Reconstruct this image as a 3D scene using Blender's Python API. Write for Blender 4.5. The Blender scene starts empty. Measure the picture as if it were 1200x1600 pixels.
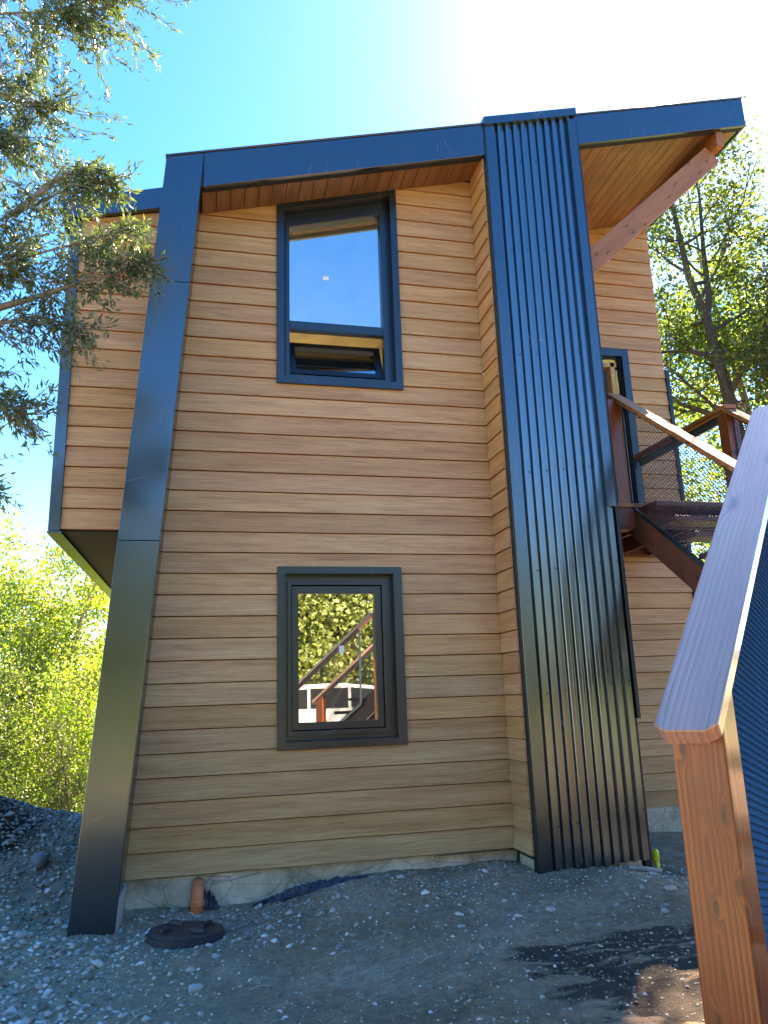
import bpy, bmesh, math, random
import numpy as np
from mathutils import Vector, Matrix
R = math.radians
sc = bpy.context.scene
col = sc.collection
# ------------------------------------------------------------------ camera
cam_d = bpy.data.cameras.new('camera'); cam = bpy.data.objects.new('camera', cam_d); col.objects.link(cam)
cF = Vector((0.223396, 0.946445, 0.233103)); cR = Vector((0.974504, -0.221983, -0.03263)); cU = Vector((-0.020862, -0.234449, 0.971905))
cam.matrix_world = Matrix(((cR.x, cU.x, -cF.x, 0), (cR.y, cU.y, -cF.y, -6.5), (cR.z, cU.z, -cF.z, 1.55), (0, 0, 0, 1)))
cam_d.sensor_fit = 'VERTICAL'; cam_d.sensor_height = 24; cam_d.lens = 17.705
cam_d.clip_start = 0.05; cam_d.clip_end = 2000
sc.camera = cam
# ------------------------------------------------------------------ light
SUN_AZ, SUN_EL = 40.0, 46.0
world = bpy.data.worlds.new('World'); sc.world = world; world.use_nodes = True
wn = world.node_tree; wn.nodes.clear()
sky = wn.nodes.new('ShaderNodeTexSky'); sky.sky_type = 'NISHITA'; sky.sun_disc = False
sky.sun_elevation = R(SUN_EL); sky.sun_rotation = R(SUN_AZ)
sky.altitude = 800; sky.air_density = 1.0; sky.dust_density = .3; sky.ozone_density = 5.0
hs = wn.nodes.new('ShaderNodeHueSaturation'); hs.inputs['Saturation'].default_value = 1.33; hs.inputs['Hue'].default_value = .505
bg = wn.nodes.new('ShaderNodeBackground'); bg.inputs['Strength'].default_value = 0.08
wo = wn.nodes.new('ShaderNodeOutputWorld')
wn.links.new(sky.outputs[0], hs.inputs['Color']); wn.links.new(hs.outputs[0], bg.inputs['Color']); wn.links.new(bg.outputs[0], wo.inputs[0])
sun_d = bpy.data.lights.new('sun', 'SUN'); sun_d.energy = 5.0; sun_d.angle = R(0.5); sun_d.color = (1, .95, .86)
sun = bpy.data.objects.new('sun', sun_d); col.objects.link(sun)
sv = Vector((math.sin(R(SUN_AZ))*math.cos(R(SUN_EL)), math.cos(R(SUN_AZ))*math.cos(R(SUN_EL)), math.sin(R(SUN_EL))))
sun.rotation_euler = sv.to_track_quat('Z', 'Y').to_euler(); sun.location = (10, 10, 30)
sc.view_settings.view_transform = 'Standard'; sc.view_settings.look = 'None'
sc.view_settings.gamma = 1.0; sc.view_settings.use_curve_mapping = False
sc.view_settings.exposure = 3.2
sc.view_settings.use_white_balance = True; sc.view_settings.white_balance_temperature = 10000; sc.view_settings.white_balance_tint = 18
# ------------------------------------------------------------------ helpers
W = {}
def link(o, parent=None, M=None):
    col.objects.link(o); M = M if M is not None else Matrix.Identity(4); W[o] = M
    if parent is not None:
        o.parent = parent; o.matrix_parent_inverse = W[parent].inverted()
    o.matrix_basis = M
    return o
def tag(o, label=None, cat=None, group=None, kind=None):
    if label: o['label'] = label
    if cat: o['category'] = cat
    if group: o['group'] = group
    if kind: o['kind'] = kind
    return o
def empty(name, loc, label, cat, group=None):
    o = bpy.data.objects.new(name, None); o.empty_display_size = .2
    link(o, None, Matrix.Translation(loc)); return tag(o, label, cat, group)
def mk(name, v, f, mat, parent=None, M=None, smooth=False):
    """world coordinates unless M is given (then v is local to M)"""
    me = bpy.data.meshes.new(name)
    if M is None:
        c = np.mean(np.array(v, float), axis=0); M = Matrix.Translation(Vector(c)); v = np.array(v, float) - c
    me.from_pydata([tuple(a) for a in v], [], f); me.materials.append(mat)
    bm = bmesh.new(); bm.from_mesh(me); bmesh.ops.recalc_face_normals(bm, faces=bm.faces); bm.to_mesh(me); bm.free()
    if smooth: me.shade_smooth()
    return link(bpy.data.objects.new(name, me), parent, M)
class MB:
    def __init__(s): s.v = []; s.f = []
    def add(s, v, f):
        n = len(s.v); s.v += [tuple(a) for a in v]; s.f += [tuple(i+n for i in q) for q in f]; return s
    def box(s, a, b):
        x0, y0, z0 = a; x1, y1, z1 = b
        return s.add([(x0,y0,z0),(x1,y0,z0),(x1,y1,z0),(x0,y1,z0),(x0,y0,z1),(x1,y0,z1),(x1,y1,z1),(x0,y1,z1)],
                     [(0,3,2,1),(4,5,6,7),(0,1,5,4),(1,2,6,5),(2,3,7,6),(3,0,4,7)])
    def prism(s, pts, off):            # pts: planar polygon, off: extrusion vector
        n = len(pts); o = Vector(off)
        return s.add([tuple(p) for p in pts] + [tuple(Vector(p)+o) for p in pts],
                     [tuple(range(n))[::-1], tuple(range(n, 2*n))] + [(i, (i+1) % n, (i+1) % n+n, i+n) for i in range(n)])
    def tube(s, pts, rad, n=8, cap=True):
        pts = [Vector(p) for p in pts]; rad = rad if hasattr(rad, '__len__') else [rad]*len(pts)
        vs = []; fs = []; ref = None
        for i, p in enumerate(pts):
            d = (pts[min(i+1, len(pts)-1)] - pts[max(i-1, 0)]).normalized()
            if ref is None: ref = d.orthogonal().normalized()
            ref = (ref - d*ref.dot(d)).normalized(); b = d.cross(ref)
            for k in range(n):
                a = 2*math.pi*k/n; vs.append(p + (ref*math.cos(a)+b*math.sin(a))*rad[i])
        for i in range(len(pts)-1):
            for k in range(n): fs.append((i*n+k, i*n+(k+1) % n, (i+1)*n+(k+1) % n, (i+1)*n+k))
        if cap: fs += [tuple(range(n))[::-1], tuple(range((len(pts)-1)*n, len(pts)*n))]
        return s.add(vs, fs)
    def build(s, name, mat, parent=None, M=None, smooth=False): return mk(name, s.v, s.f, mat, parent, M, smooth)
def bevel(o, w=.003, seg=2):
    bm = bmesh.new(); bm.from_mesh(o.data)
    bmesh.ops.bevel(bm, geom=[e for e in bm.edges if e.calc_length() > w*3], offset=w, segments=seg, affect='EDGES', profile=.5, clamp_overlap=True)
    bm.to_mesh(o.data); bm.free(); return o
def beam(name, p0, p1, w, h, mat, parent=None, side=None, bv=.004):
    """board from p0 to p1 (centre line); w across `side`, h across the third axis; local X runs along it"""
    p0 = Vector(p0); p1 = Vector(p1); X = (p1-p0); L = X.length; X.normalize()
    sd = Vector(side) if side else Vector((0, 0, 1)).cross(X)
    if sd.length < .01: sd = Vector((0, 1, 0))
    Yv = (sd - X*sd.dot(X)).normalized(); Zv = X.cross(Yv); c = (p0+p1)/2
    M = Matrix(((X.x, Yv.x, Zv.x, c.x), (X.y, Yv.y, Zv.y, c.y), (X.z, Yv.z, Zv.z, c.z), (0, 0, 0, 1)))
    o = MB().box((-L/2, -w/2, -h/2), (L/2, w/2, h/2)).build(name, mat, parent, M)
    if bv: bevel(o, bv)
    return o
def clip(poly, a, b, c):               # keep a*x+b*z <= c
    out = []
    for i in range(len(poly)):
        p, q = poly[i], poly[(i+1) % len(poly)]; dp = a*p[0]+b*p[1]-c; dq = a*q[0]+b*q[1]-c
        if dp <= 0: out.append(p)
        if (dp < 0 < dq) or (dq < 0 < dp):
            t = dp/(dp-dq); out.append((p[0]+t*(q[0]-p[0]), p[1]+t*(q[1]-p[1])))
    return out
# ------------------------------------------------------------------ materials
def M_(name):
    m = bpy.data.materials.new(name); m.use_nodes = True; nt = m.node_tree; b = nt.nodes['Principled BSDF']; return m, nt, b
def N(nt, t, **k):
    n = nt.nodes.new(t)
    for a, v in k.items(): setattr(n, a, v)
    return n
def ramp(nt, fac, stops):
    r = N(nt, 'ShaderNodeValToRGB'); e = r.color_ramp.elements
    while len(e) < len(stops): e.new(.5)
    for i, (p, c) in enumerate(stops): e[i].position = p; e[i].color = (*c, 1) if len(c) == 3 else c
    nt.links.new(fac, r.inputs[0]); return r.outputs[0]
def noise(nt, vec, scale, detail=4, rough=.55, dist=0):
    n = N(nt, 'ShaderNodeTexNoise'); n.inputs['Scale'].default_value = scale; n.inputs['Detail'].default_value = detail
    n.inputs['Roughness'].default_value = rough; n.inputs['Distortion'].default_value = dist
    if vec is not None: nt.links.new(vec, n.inputs['Vector'])
    return n
def mapping(nt, vec, sc_=(1, 1, 1), loc=(0, 0, 0)):
    m = N(nt, 'ShaderNodeMapping'); m.inputs['Scale'].default_value = sc_; m.inputs['Location'].default_value = loc
    nt.links.new(vec, m.inputs['Vector']); return m.outputs[0]
def math_(nt, op, a, b=None, c=None):
    m = N(nt, 'ShaderNodeMath', operation=op)
    for i, v in enumerate((a, b, c)):
        if v is None: continue
        if isinstance(v, (int, float)): m.inputs[i].default_value = v
        else: nt.links.new(v, m.inputs[i])
    return m.outputs[0]
def mix(nt, fac, a, b, bt='MIX'):
    m = N(nt, 'ShaderNodeMix', data_type='RGBA', blend_type=bt)
    if isinstance(fac, (int, float)): m.inputs[0].default_value = fac
    else: nt.links.new(fac, m.inputs[0])
    for i, v in ((6, a), (7, b)):
        if isinstance(v, tuple): m.inputs[i].default_value = (*v, 1)
        else: nt.links.new(v, m.inputs[i])
    return m.outputs[2]
def bump(nt, h, st, dist, b, prev=None):
    n = N(nt, 'ShaderNodeBump'); n.inputs['Strength'].default_value = st; n.inputs['Distance'].default_value = dist
    nt.links.new(h, n.inputs['Height'])
    if prev: nt.links.new(prev, n.inputs['Normal'])
    nt.links.new(n.outputs[0], b.inputs['Normal']); return n.outputs[0]
def shifted(nt, amt=30):
    """object coordinates moved by a random amount for every object"""
    tc = N(nt, 'ShaderNodeTexCoord'); oi = N(nt, 'ShaderNodeObjectInfo')
    v = N(nt, 'ShaderNodeVectorMath', operation='ADD'); s = N(nt, 'ShaderNodeVectorMath', operation='SCALE')
    cx = N(nt, 'ShaderNodeCombineXYZ'); nt.links.new(oi.outputs['Random'], cx.inputs[0]); nt.links.new(oi.outputs['Random'], cx.inputs[2])
    s.inputs['Scale'].default_value = amt; nt.links.new(cx.outputs[0], s.inputs[0])
    nt.links.new(tc.outputs['Object'], v.inputs[0]); nt.links.new(s.outputs[0], v.inputs[1])
    return v.outputs[0], oi.outputs['Random'], tc.outputs['Object']
def mat_plain(name, c, rough=.6, metal=0, ior=1.5, coat=0, bmp=0, bs=40):
    m, nt, b = M_(name); b.inputs['Base Color'].default_value = (*c, 1); b.inputs['Roughness'].default_value = rough
    b.inputs['Metallic'].default_value = metal; b.inputs['IOR'].default_value = ior; b.inputs['Coat Weight'].default_value = coat
    tc = N(nt, 'ShaderNodeTexCoord'); n = noise(nt, tc.outputs['Object'], bs, 5)
    nt.links.new(ramp(nt, n.outputs[0], [(.25, tuple(x*.75 for x in c)), (.8, tuple(min(1, x*1.2) for x in c))]), b.inputs['Base Color'])
    if bmp: bump(nt, n.outputs[0], bmp, .01, b)
    return m
def mat_siding(name, along):
    """fibre-cement siding with pressed wood grain; `along` = axis index of the board length"""
    m, nt, b = M_(name); v, rnd, oc = shifted(nt, 40)
    s1 = [9, 9, 60]; s1[along] = 1.1
    warp = noise(nt, mapping(nt, v, tuple([1.5 if i == along else 7 for i in range(3)])), 1.0, 3)
    wv = N(nt, 'ShaderNodeVectorMath', operation='MULTIPLY_ADD'); nt.links.new(warp.outputs[1], wv.inputs[0]); wv.inputs[1].default_value = (.05, .05, .05); nt.links.new(v, wv.inputs[2])
    g = noise(nt, mapping(nt, wv.outputs[0], tuple([2.2 if i == along else 95 for i in range(3)])), 1.0, 5, .65)
    g2 = noise(nt, mapping(nt, wv.outputs[0], tuple([1.0 if i == along else 14 for i in range(3)])), 1.0, 4, .6)
    c1 = ramp(nt, g2.outputs[0], [(.28, (.45, .235, .112)), (.5, (.56, .32, .158)), (.72, (.61, .385, .20))])
    c2 = ramp(nt, g.outputs[0], [(.33, (.66, .60, .56)), (.52, (1, 1, 1)), (.7, (1.16, 1.14, 1.1))])
    cc = mix(nt, .75, c1, c2, 'MULTIPLY')
    hv = N(nt, 'ShaderNodeHueSaturation'); nt.links.new(cc, hv.inputs['Color'])
    nt.links.new(math_(nt, 'MULTIPLY_ADD', rnd, .20, .88), hv.inputs['Value'])
    nt.links.new(math_(nt, 'MULTIPLY_ADD', math_(nt, 'FRACT', math_(nt, 'MULTIPLY', rnd, 17.3)), .12, 1.0), hv.inputs['Saturation'])
    nt.links.new(math_(nt, 'MULTIPLY_ADD', math_(nt, 'FRACT', math_(nt, 'MULTIPLY', rnd, 41.7)), .007, .4945), hv.inputs['Hue'])
    nt.links.new(hv.outputs[0], b.inputs['Base Color'])
    b.inputs['Roughness'].default_value = .5
    bump(nt, g.outputs[0], .5, .003, b); return m
def mat_wood(name, dark, mid, light, ringf=95, rough=.4, coat=.5, knots=True, streak=.5, arch=.26, wobble=.02, kdens=1.0, zc=-.02, yarch=0.0, yoff=.01, flat=None, xf=1.9):
    """stained softwood; local X runs along the beam"""
    m, nt, b = M_(name); v, rnd, oc = shifted(nt, 25)
    wob = noise(nt, mapping(nt, v, (.9, 5, 5)), 1.0, 3, .5)
    sep = N(nt, 'ShaderNodeSeparateXYZ'); nt.links.new(oc, sep.inputs[0])
    lo = noise(nt, mapping(nt, v, (1.1, .1, .1)), 1.0, 2); lo2 = noise(nt, mapping(nt, v, (xf, .1, .1), (7, 3, 1)), 1.0, 2)
    y = math_(nt, 'ADD', sep.outputs[1], math_(nt, 'MULTIPLY_ADD', lo2.outputs[0], yarch, yoff+yarch*-.5))
    z = math_(nt, 'ADD', sep.outputs[2], math_(nt, 'MULTIPLY_ADD', lo.outputs[0], arch, zc))
    r = math_(nt, 'SQRT', math_(nt, 'ADD', math_(nt, 'MULTIPLY', y, y), math_(nt, 'MULTIPLY', z, z)))
    r = math_(nt, 'ADD', r, math_(nt, 'MULTIPLY', wob.outputs[0], wobble))
    # knots push the rings aside
    kn = N(nt, 'ShaderNodeTexVoronoi', voronoi_dimensions='2D'); kn.inputs['Scale'].default_value = 1.0
    s2 = N(nt, 'ShaderNodeSeparateXYZ'); nt.links.new(v, s2.inputs[0]); c2_ = N(nt, 'ShaderNodeCombineXYZ')
    nt.links.new(math_(nt, 'MULTIPLY', s2.outputs[0], 2.6*kdens), c2_.inputs[0]); nt.links.new(math_(nt, 'MULTIPLY', s2.outputs[1 if flat == 'z' else 2], 8*kdens), c2_.inputs[1]); nt.links.new(c2_.outputs[0], kn.inputs['Vector'])
    kd = kn.outputs['Distance']
    push = math_(nt, 'POWER', math_(nt, 'MAXIMUM', math_(nt, 'SUBTRACT', 1.0, math_(nt, 'MULTIPLY', kd, 3.6)), 0), 2)
    if knots: r = math_(nt, 'ADD', r, math_(nt, 'MULTIPLY', push, .035))
    ring = math_(nt, 'FRACT', math_(nt, 'MULTIPLY', r, ringf))
    base = ramp(nt, ring, [(0, light), (.45, mid), (.86, dark), (1, light)])
    brk = noise(nt, mapping(nt, v, (1.4, 24, 24), (3, 5, 9)), 1.0, 4, .6)
    base = mix(nt, ramp(nt, brk.outputs[0], [(.35, (0, 0, 0)), (.65, (.85, .85, .85))]), base, mid)
    st = noise(nt, mapping(nt, v, (3, 160, 160)), 1.0, 4, .7)
    base = mix(nt, streak, base, ramp(nt, st.outputs[0], [(.3, (.62, .55, .5)), (.6, (1, 1, 1))]), 'MULTIPLY')
    pt = noise(nt, mapping(nt, v, (2, 9, 9)), 1.0, 3)
    base = mix(nt, .5, base, ramp(nt, pt.outputs[0], [(.35, (.62, .56, .55)), (.6, (1, 1, 1))]), 'MULTIPLY')
    if knots:
        kf = ramp(nt, kd, [(.0, (1, 1, 1)), (.05, (.9, .9, .9)), (.09, (.25, .25, .25)), (.13, (0, 0, 0))])
        base = mix(nt, math_(nt, 'MULTIPLY', kf, .85), base, tuple(c*.25 for c in dark))
    nt.links.new(base, b.inputs['Base Color'])
    b.inputs['Roughness'].default_value = rough; b.inputs['Coat Weight'].default_value = coat; b.inputs['Coat Roughness'].default_value = .22
    bump(nt, math_(nt, 'ADD', math_(nt, 'MULTIPLY', ring, .4), st.outputs[0]), .35, .0015, b); return m
def mat_metal(name, c=(.003, .0035, .0045), rough=.2, ior=2.4, bmpk=.1):
    m, nt, b = M_(name); b.inputs['Specular Tint'].default_value = (.72, .9, 1, 1); tc = N(nt, 'ShaderNodeTexCoord')
    b.inputs['IOR'].default_value = ior
    n = noise(nt, tc.outputs['Object'], 3, 6, .6); n2 = noise(nt, tc.outputs['Object'], 1.2, 3)
    nt.links.new(ramp(nt, n.outputs[0], [(.3, c), (.75, tuple(x*1.7 for x in c))]), b.inputs['Base Color'])
    nt.links.new(math_(nt, 'MULTIPLY_ADD', n.outputs[0], .16, rough-.06), b.inputs['Roughness'])
    # light dusty scratches
    sv_ = N(nt, 'ShaderNodeTexVoronoi', feature='DISTANCE_TO_EDGE'); sv_.inputs['Scale'].default_value = 2.2
    nt.links.new(mapping(nt, tc.outputs['Object'], (1.6, 1, .5)), sv_.inputs['Vector'])
    msk = math_(nt, 'MULTIPLY', math_(nt, 'LESS_THAN', sv_.outputs[0], .0022), math_(nt, 'GREATER_THAN', n2.outputs[0], .56))
    if bmpk: bump(nt, n2.outputs[0], bmpk, .02, b)
    nt.links.new(mix(nt, math_(nt, 'MULTIPLY', msk, .5), ramp(nt, n.outputs[0], [(.3, c), (.75, tuple(x*1.7 for x in c))]), (.22, .24, .26)), b.inputs['Base Color'])
    return m
def mat_leaf(name, stops, trans=.45, rough=.45):
    m, nt, b = M_(name); nt.nodes.remove(b); out = nt.nodes['Material Output']
    g = N(nt, 'ShaderNodeNewGeometry'); tc = N(nt, 'ShaderNodeTexCoord')
    n = noise(nt, tc.outputs['Object'], .9, 3)
    f = math_(nt, 'MULTIPLY_ADD', g.outputs['Random Per Island'], .6, math_(nt, 'MULTIPLY_ADD', n.outputs[0], 1.2, -.4))
    c = ramp(nt, f, stops)
    d = N(nt, 'ShaderNodeBsdfPrincipled'); nt.links.new(c, d.inputs['Base Color']); d.inputs['Roughness'].default_value = rough
    t = N(nt, 'ShaderNodeBsdfTranslucent'); tcx = mix(nt, 1.0, c, (1.7, 1.75, .85), 'MULTIPLY'); nt.links.new(tcx, t.inputs['Color'])
    ms = N(nt, 'ShaderNodeMixShader'); ms.inputs[0].default_value = trans
    nt.links.new(d.outputs[0], ms.inputs[1]); nt.links.new(t.outputs[0], ms.inputs[2]); nt.links.new(ms.outputs[0], out.inputs[0]); return m
def mat_bark(name, a, c2):
    m, nt, b = M_(name); tc = N(nt, 'ShaderNodeTexCoord'); n = noise(nt, mapping(nt, tc.outputs['Object'], (9, 9, 2)), 1, 6, .7)
    nt.links.new(ramp(nt, n.outputs[0], [(.3, a), (.7, c2)]), b.inputs['Base Color']); b.inputs['Roughness'].default_value = .9
    bump(nt, n.outputs[0], .8, .03, b); return m
def mat_glass(name, refl=.3):
    m, nt, b = M_(name); nt.nodes.remove(b); out = nt.nodes['Material Output']
    fr = N(nt, 'ShaderNodeLayerWeight'); fr.inputs[0].default_value = .35
    gl = N(nt, 'ShaderNodeBsdfGlossy'); gl.inputs['Roughness'].default_value = .004; gl.inputs['Color'].default_value = (.93, .97, 1, 1)
    tr = N(nt, 'ShaderNodeBsdfTransparent'); tr.inputs['Color'].default_value = (.86, .9, .88, 1)
    ms = N(nt, 'ShaderNodeMixShader'); nt.links.new(math_(nt, 'MULTIPLY_ADD', fr.outputs['Fresnel'], .6, refl), ms.inputs[0])
    nt.links.new(tr.outputs[0], ms.inputs[1]); nt.links.new(gl.outputs[0], ms.inputs[2]); nt.links.new(ms.outputs[0], out.inputs[0]); return m
sidX = mat_siding('siding_x', 0); sidY = mat_siding('siding_y', 1)
black = mat_metal('black_metal'); blackM = mat_metal('matt_black_metal', (.006, .0065, .007), .4, 1.6)
ribm = mat_metal('ribbed_metal', (.003, .0035, .005), .2, 3.0, 0)
framem = mat_metal('window_black', (.004, .0045, .006), .3, 1.8)
paper = mat_plain('building_paper', (.05, .03, .018), .9)
mattb = mat_plain('matt_black_paint', (.012, .013, .015), .85)
glass = mat_glass('window_glass', .5)
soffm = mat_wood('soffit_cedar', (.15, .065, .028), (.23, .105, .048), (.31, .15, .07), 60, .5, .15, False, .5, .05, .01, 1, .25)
redw = mat_wood('redwood_stain', (.20, .06, .017), (.38, .135, .042), (.50, .20, .07), 85, .5, .08, True, .5, .10, .01, 1, -.02, .15, .03, 'y')
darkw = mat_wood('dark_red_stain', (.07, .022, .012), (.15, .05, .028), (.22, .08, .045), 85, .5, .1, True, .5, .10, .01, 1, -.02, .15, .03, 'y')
railw = mat_wood('rail_stain', (.36, .15, .10), (.52, .25, .165), (.62, .33, .22), 60, .35, 1.0, True, .6, .0, .016, .6, .02, .03, .14, 'z', 1.2)
postw = mat_wood('orange_stain', (.12, .020, .003), (.24, .046, .005), (.48, .125, .013), 80, .36, .5, True, .7, .05, .010, 1.5, -.03, .20, .06, 'y', 1.1)
pine = mat_wood('raw_pine', (.5, .34, .16), (.62, .44, .24), (.72, .55, .33), 80, .7, 0, True, .3)
ply = mat_plain('plywood_lining', (.62, .52, .38), .7, bs=3)
# ------------------------------------------------------------------ terrain
def sm(a, b, x):
    t = np.clip((x-a)/(b-a), 0, 1); return t*t*(3-2*t)
def hgt(x, y):
    x = np.asarray(x, float); y = np.asarray(y, float)
    h = -.01 + .15*sm(.1, 1.5, x)*(1-.9*sm(3.1, 3.9, x)) + .03*sm(-1, -3.5, y)
    h = h + .62*np.exp(-((x+2.7)/1.05)**2-((y-1.6)/1.7)**2)
    lf = 1-sm(-.6, .6, x)
    h = h + .30*sm(-.3, 2.2, y)*lf*(1-sm(2.6, 5.0, y))
    h = h - 1.5*sm(3.4, 9, y) - .9*sm(9, 20, y)
    h = h + .5*sm(-14, -22, y) + 3.5*sm(-22, -60, y)
    return h
def vnoise(x, y, s, seed=0):
    rng = np.random.default_rng(seed); T = rng.random((256, 256)); x = x*s+71.3; y = y*s+33.7
    xi = np.floor(x).astype(int); yi = np.floor(y).astype(int); fx = x-xi; fy = y-yi; fx = fx*fx*(3-2*fx); fy = fy*fy*(3-2*fy)
    a = T[xi % 256, yi % 256]; b = T[(xi+1) % 256, yi % 256]; c = T[xi % 256, (yi+1) % 256]; d = T[(xi+1) % 256, (yi+1) % 256]
    return (a*(1-fx)+b*fx)*(1-fy)+(c*(1-fx)+d*fx)*fy - .5
def hfull(x, y):
    x = np.asarray(x, float); y = np.asarray(y, float)
    near = np.exp(-((x-1)/9)**2-((y+1)/9)**2); rough = 1+1.6*(1-sm(-1.4, -.3, x))
    n = .05*vnoise(x, y, 1.3, 1)+.03*vnoise(x, y, 3.7, 2)+.018*rough*vnoise(x, y, 11, 3)+.009*rough*vnoise(x, y, 31, 4)
    n = n*(1-.95*np.exp(-((x+.1)**2+(y+.68)**2)/.08))
    return hgt(x, y) + n*near + .5*vnoise(x, y, .12, 5)*(1-near)
def axis(lo, hi, st, far):
    a = list(np.arange(lo, hi, st)); s = st; x = a[-1]
    while x < far: s *= 1.22; x += s; a.append(x)
    s = st; x = a[0]
    while x > -far: s *= 1.22; x -= s; a.insert(0, x)
    return np.array(a)
gx = axis(-3.2, 4.4, .024, 600); gy = axis(-3.6, 3.2, .026, 600)
GX, GY = np.meshgrid(gx, gy, indexing='xy'); GZ = hfull(GX, GY)
nx, ny = len(gx), len(gy)
me = bpy.data.meshes.new('ground'); me.vertices.add(nx*ny)
me.vertices.foreach_set('co', np.stack([GX, GY, GZ], -1).astype(np.float32).ravel())
idx = np.arange(nx*ny).reshape(ny, nx); q = np.stack([idx[:-1, :-1], idx[:-1, 1:], idx[1:, 1:], idx[1:, :-1]], -1).reshape(-1, 4)
me.loops.add(q.size); me.loops.foreach_set('vertex_index', q.ravel().astype(np.int32)); me.polygons.add(len(q))
me.polygons.foreach_set('loop_start', (np.arange(len(q))*4).astype(np.int32)); me.update(calc_edges=True); me.shade_smooth()
gm, nt, b = M_('dirt'); tc = N(nt, 'ShaderNodeTexCoord'); P = tc.outputs['Object']; sp = N(nt, 'ShaderNodeSeparateXYZ'); nt.links.new(P, sp.inputs[0])
n1 = noise(nt, P, 1.3, 6, .62); n2 = noise(nt, P, 17, 10, .78); n3 = noise(nt, P, 90, 4, .7)
soil = ramp(nt, n1.outputs[0], [(.3, (.26, .165, .10)), (.5, (.46, .31, .195)), (.68, (.58, .43, .30))])
soil = mix(nt, .8, soil, ramp(nt, n2.outputs[0], [(.3, (.35, .35, .35)), (.52, (1, 1, 1)), (.7, (1.6, 1.6, 1.6))]), 'MULTIPLY')
left = ramp(nt, math_(nt, 'ADD', sp.outputs[0], math_(nt, 'MULTIPLY', n1.outputs[0], 1.2)), [(0, (1, 1, 1)), (.55, (0, 0, 0))])
mr = N(nt, 'ShaderNodeMapRange'); nt.links.new(math_(nt, 'ADD', sp.outputs[0], math_(nt, 'MULTIPLY', n1.outputs[0], 1.6)), mr.inputs[0])
for i, v_ in ((1, -.2), (2, 1.5), (3, 1), (4, 0)): mr.inputs[i].default_value = v_
dusty = ramp(nt, n2.outputs[0], [(.3, (.38, .28, .18)), (.55, (.57, .45, .31)), (.75, (.68, .58, .44))])
soil = mix(nt, math_(nt, 'MULTIPLY', mr.outputs[0], .85), soil, dusty)
spk = ramp(nt, n3.outputs[0], [(.62, (0, 0, 0)), (.72, (1, 1, 1))]); soil = mix(nt, math_(nt, 'MULTIPLY', spk, .35), soil, (.42, .42, .40))
# damp black patches near the stairs
dmp = noise(nt, mapping(nt, P, (1.3, 2.4, 1)), 1.9, 5, .6, .4)
dx = N(nt, 'ShaderNodeMapRange'); nt.links.new(sp.outputs[0], dx.inputs[0])
for i, v_ in ((1, .7), (2, 1.9), (3, 0), (4, 1)): dx.inputs[i].default_value = v_
dy = N(nt, 'ShaderNodeMapRange'); nt.links.new(sp.outputs[1], dy.inputs[0])
for i, v_ in ((1, -1.3), (2, -2.2), (3, 0), (4, 1)): dy.inputs[i].default_value = v_
dm = ramp(nt, math_(nt, 'MULTIPLY', math_(nt, 'MULTIPLY', dx.outputs[0], dy.outputs[0]), dmp.outputs[0]), [(.40, (0, 0, 0)), (.47, (1, 1, 1))])
soil = mix(nt, math_(nt, 'MULTIPLY', dm, .88), soil, (.012, .011, .011))
# dark loose soil of the bank on the far left
bk = N(nt, 'ShaderNodeMapRange'); nt.links.new(math_(nt, 'SUBTRACT', sp.outputs[2], math_(nt, 'MULTIPLY', n1.outputs[0], .25)), bk.inputs[0])
for i, v_ in ((1, .16), (2, .26), (3, 0), (4, 1)): bk.inputs[i].default_value = v_
bkx = N(nt, 'ShaderNodeMapRange'); nt.links.new(sp.outputs[0], bkx.inputs[0])
for i, v_ in ((1, -1.35), (2, -1.6), (3, 0), (4, 1)): bkx.inputs[i].default_value = v_
soil = mix(nt, math_(nt, 'MULTIPLY', bk.outputs[0], bkx.outputs[0]), soil, (.03, .025, .022))
# green undergrowth beyond the plot
gf = N(nt, 'ShaderNodeMapRange'); nt.links.new(sp.outputs[1], gf.inputs[0])
for i, v_ in ((1, 4.0), (2, 5.5), (3, 0), (4, 1)): gf.inputs[i].default_value = v_
soil = mix(nt, gf.outputs[0], soil, ramp(nt, n2.outputs[0], [(.3, (.05, .08, .015)), (.7, (.16, .20, .04))]))
gb = N(nt, 'ShaderNodeMapRange'); nt.links.new(sp.outputs[1], gb.inputs[0])
for i, v_ in ((1, -11), (2, -14), (3, 0), (4, 1)): gb.inputs[i].default_value = v_
soil = mix(nt, gb.outputs[0], soil, ramp(nt, n2.outputs[0], [(.3, (.06, .085, .02)), (.7, (.15, .17, .05))]))
yd = N(nt, 'ShaderNodeMapRange'); nt.links.new(sp.outputs[1], yd.inputs[0])
for i, v_ in ((1, -6.5), (2, -8.5), (3, 0), (4, 1)): yd.inputs[i].default_value = v_
yd2 = N(nt, 'ShaderNodeMapRange'); nt.links.new(sp.outputs[1], yd2.inputs[0])
for i, v_ in ((1, -14), (2, -12.5), (3, 0), (4, 1)): yd2.inputs[i].default_value = v_
soil = mix(nt, math_(nt, 'MULTIPLY', yd.outputs[0], yd2.outputs[0]), soil, ramp(nt, n2.outputs[0], [(.3, (.08, .07, .06)), (.7, (.14, .125, .105))]))
nt.links.new(soil, b.inputs['Base Color']); b.inputs['Roughness'].default_value = .95
bump(nt, math_(nt, 'ADD', n2.outputs[0], math_(nt, 'MULTIPLY', n3.outputs[0], .5)), 1.0, .05, b)
me.materials.append(gm); tag(link(bpy.data.objects.new('ground', me)), kind='structure')

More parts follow.
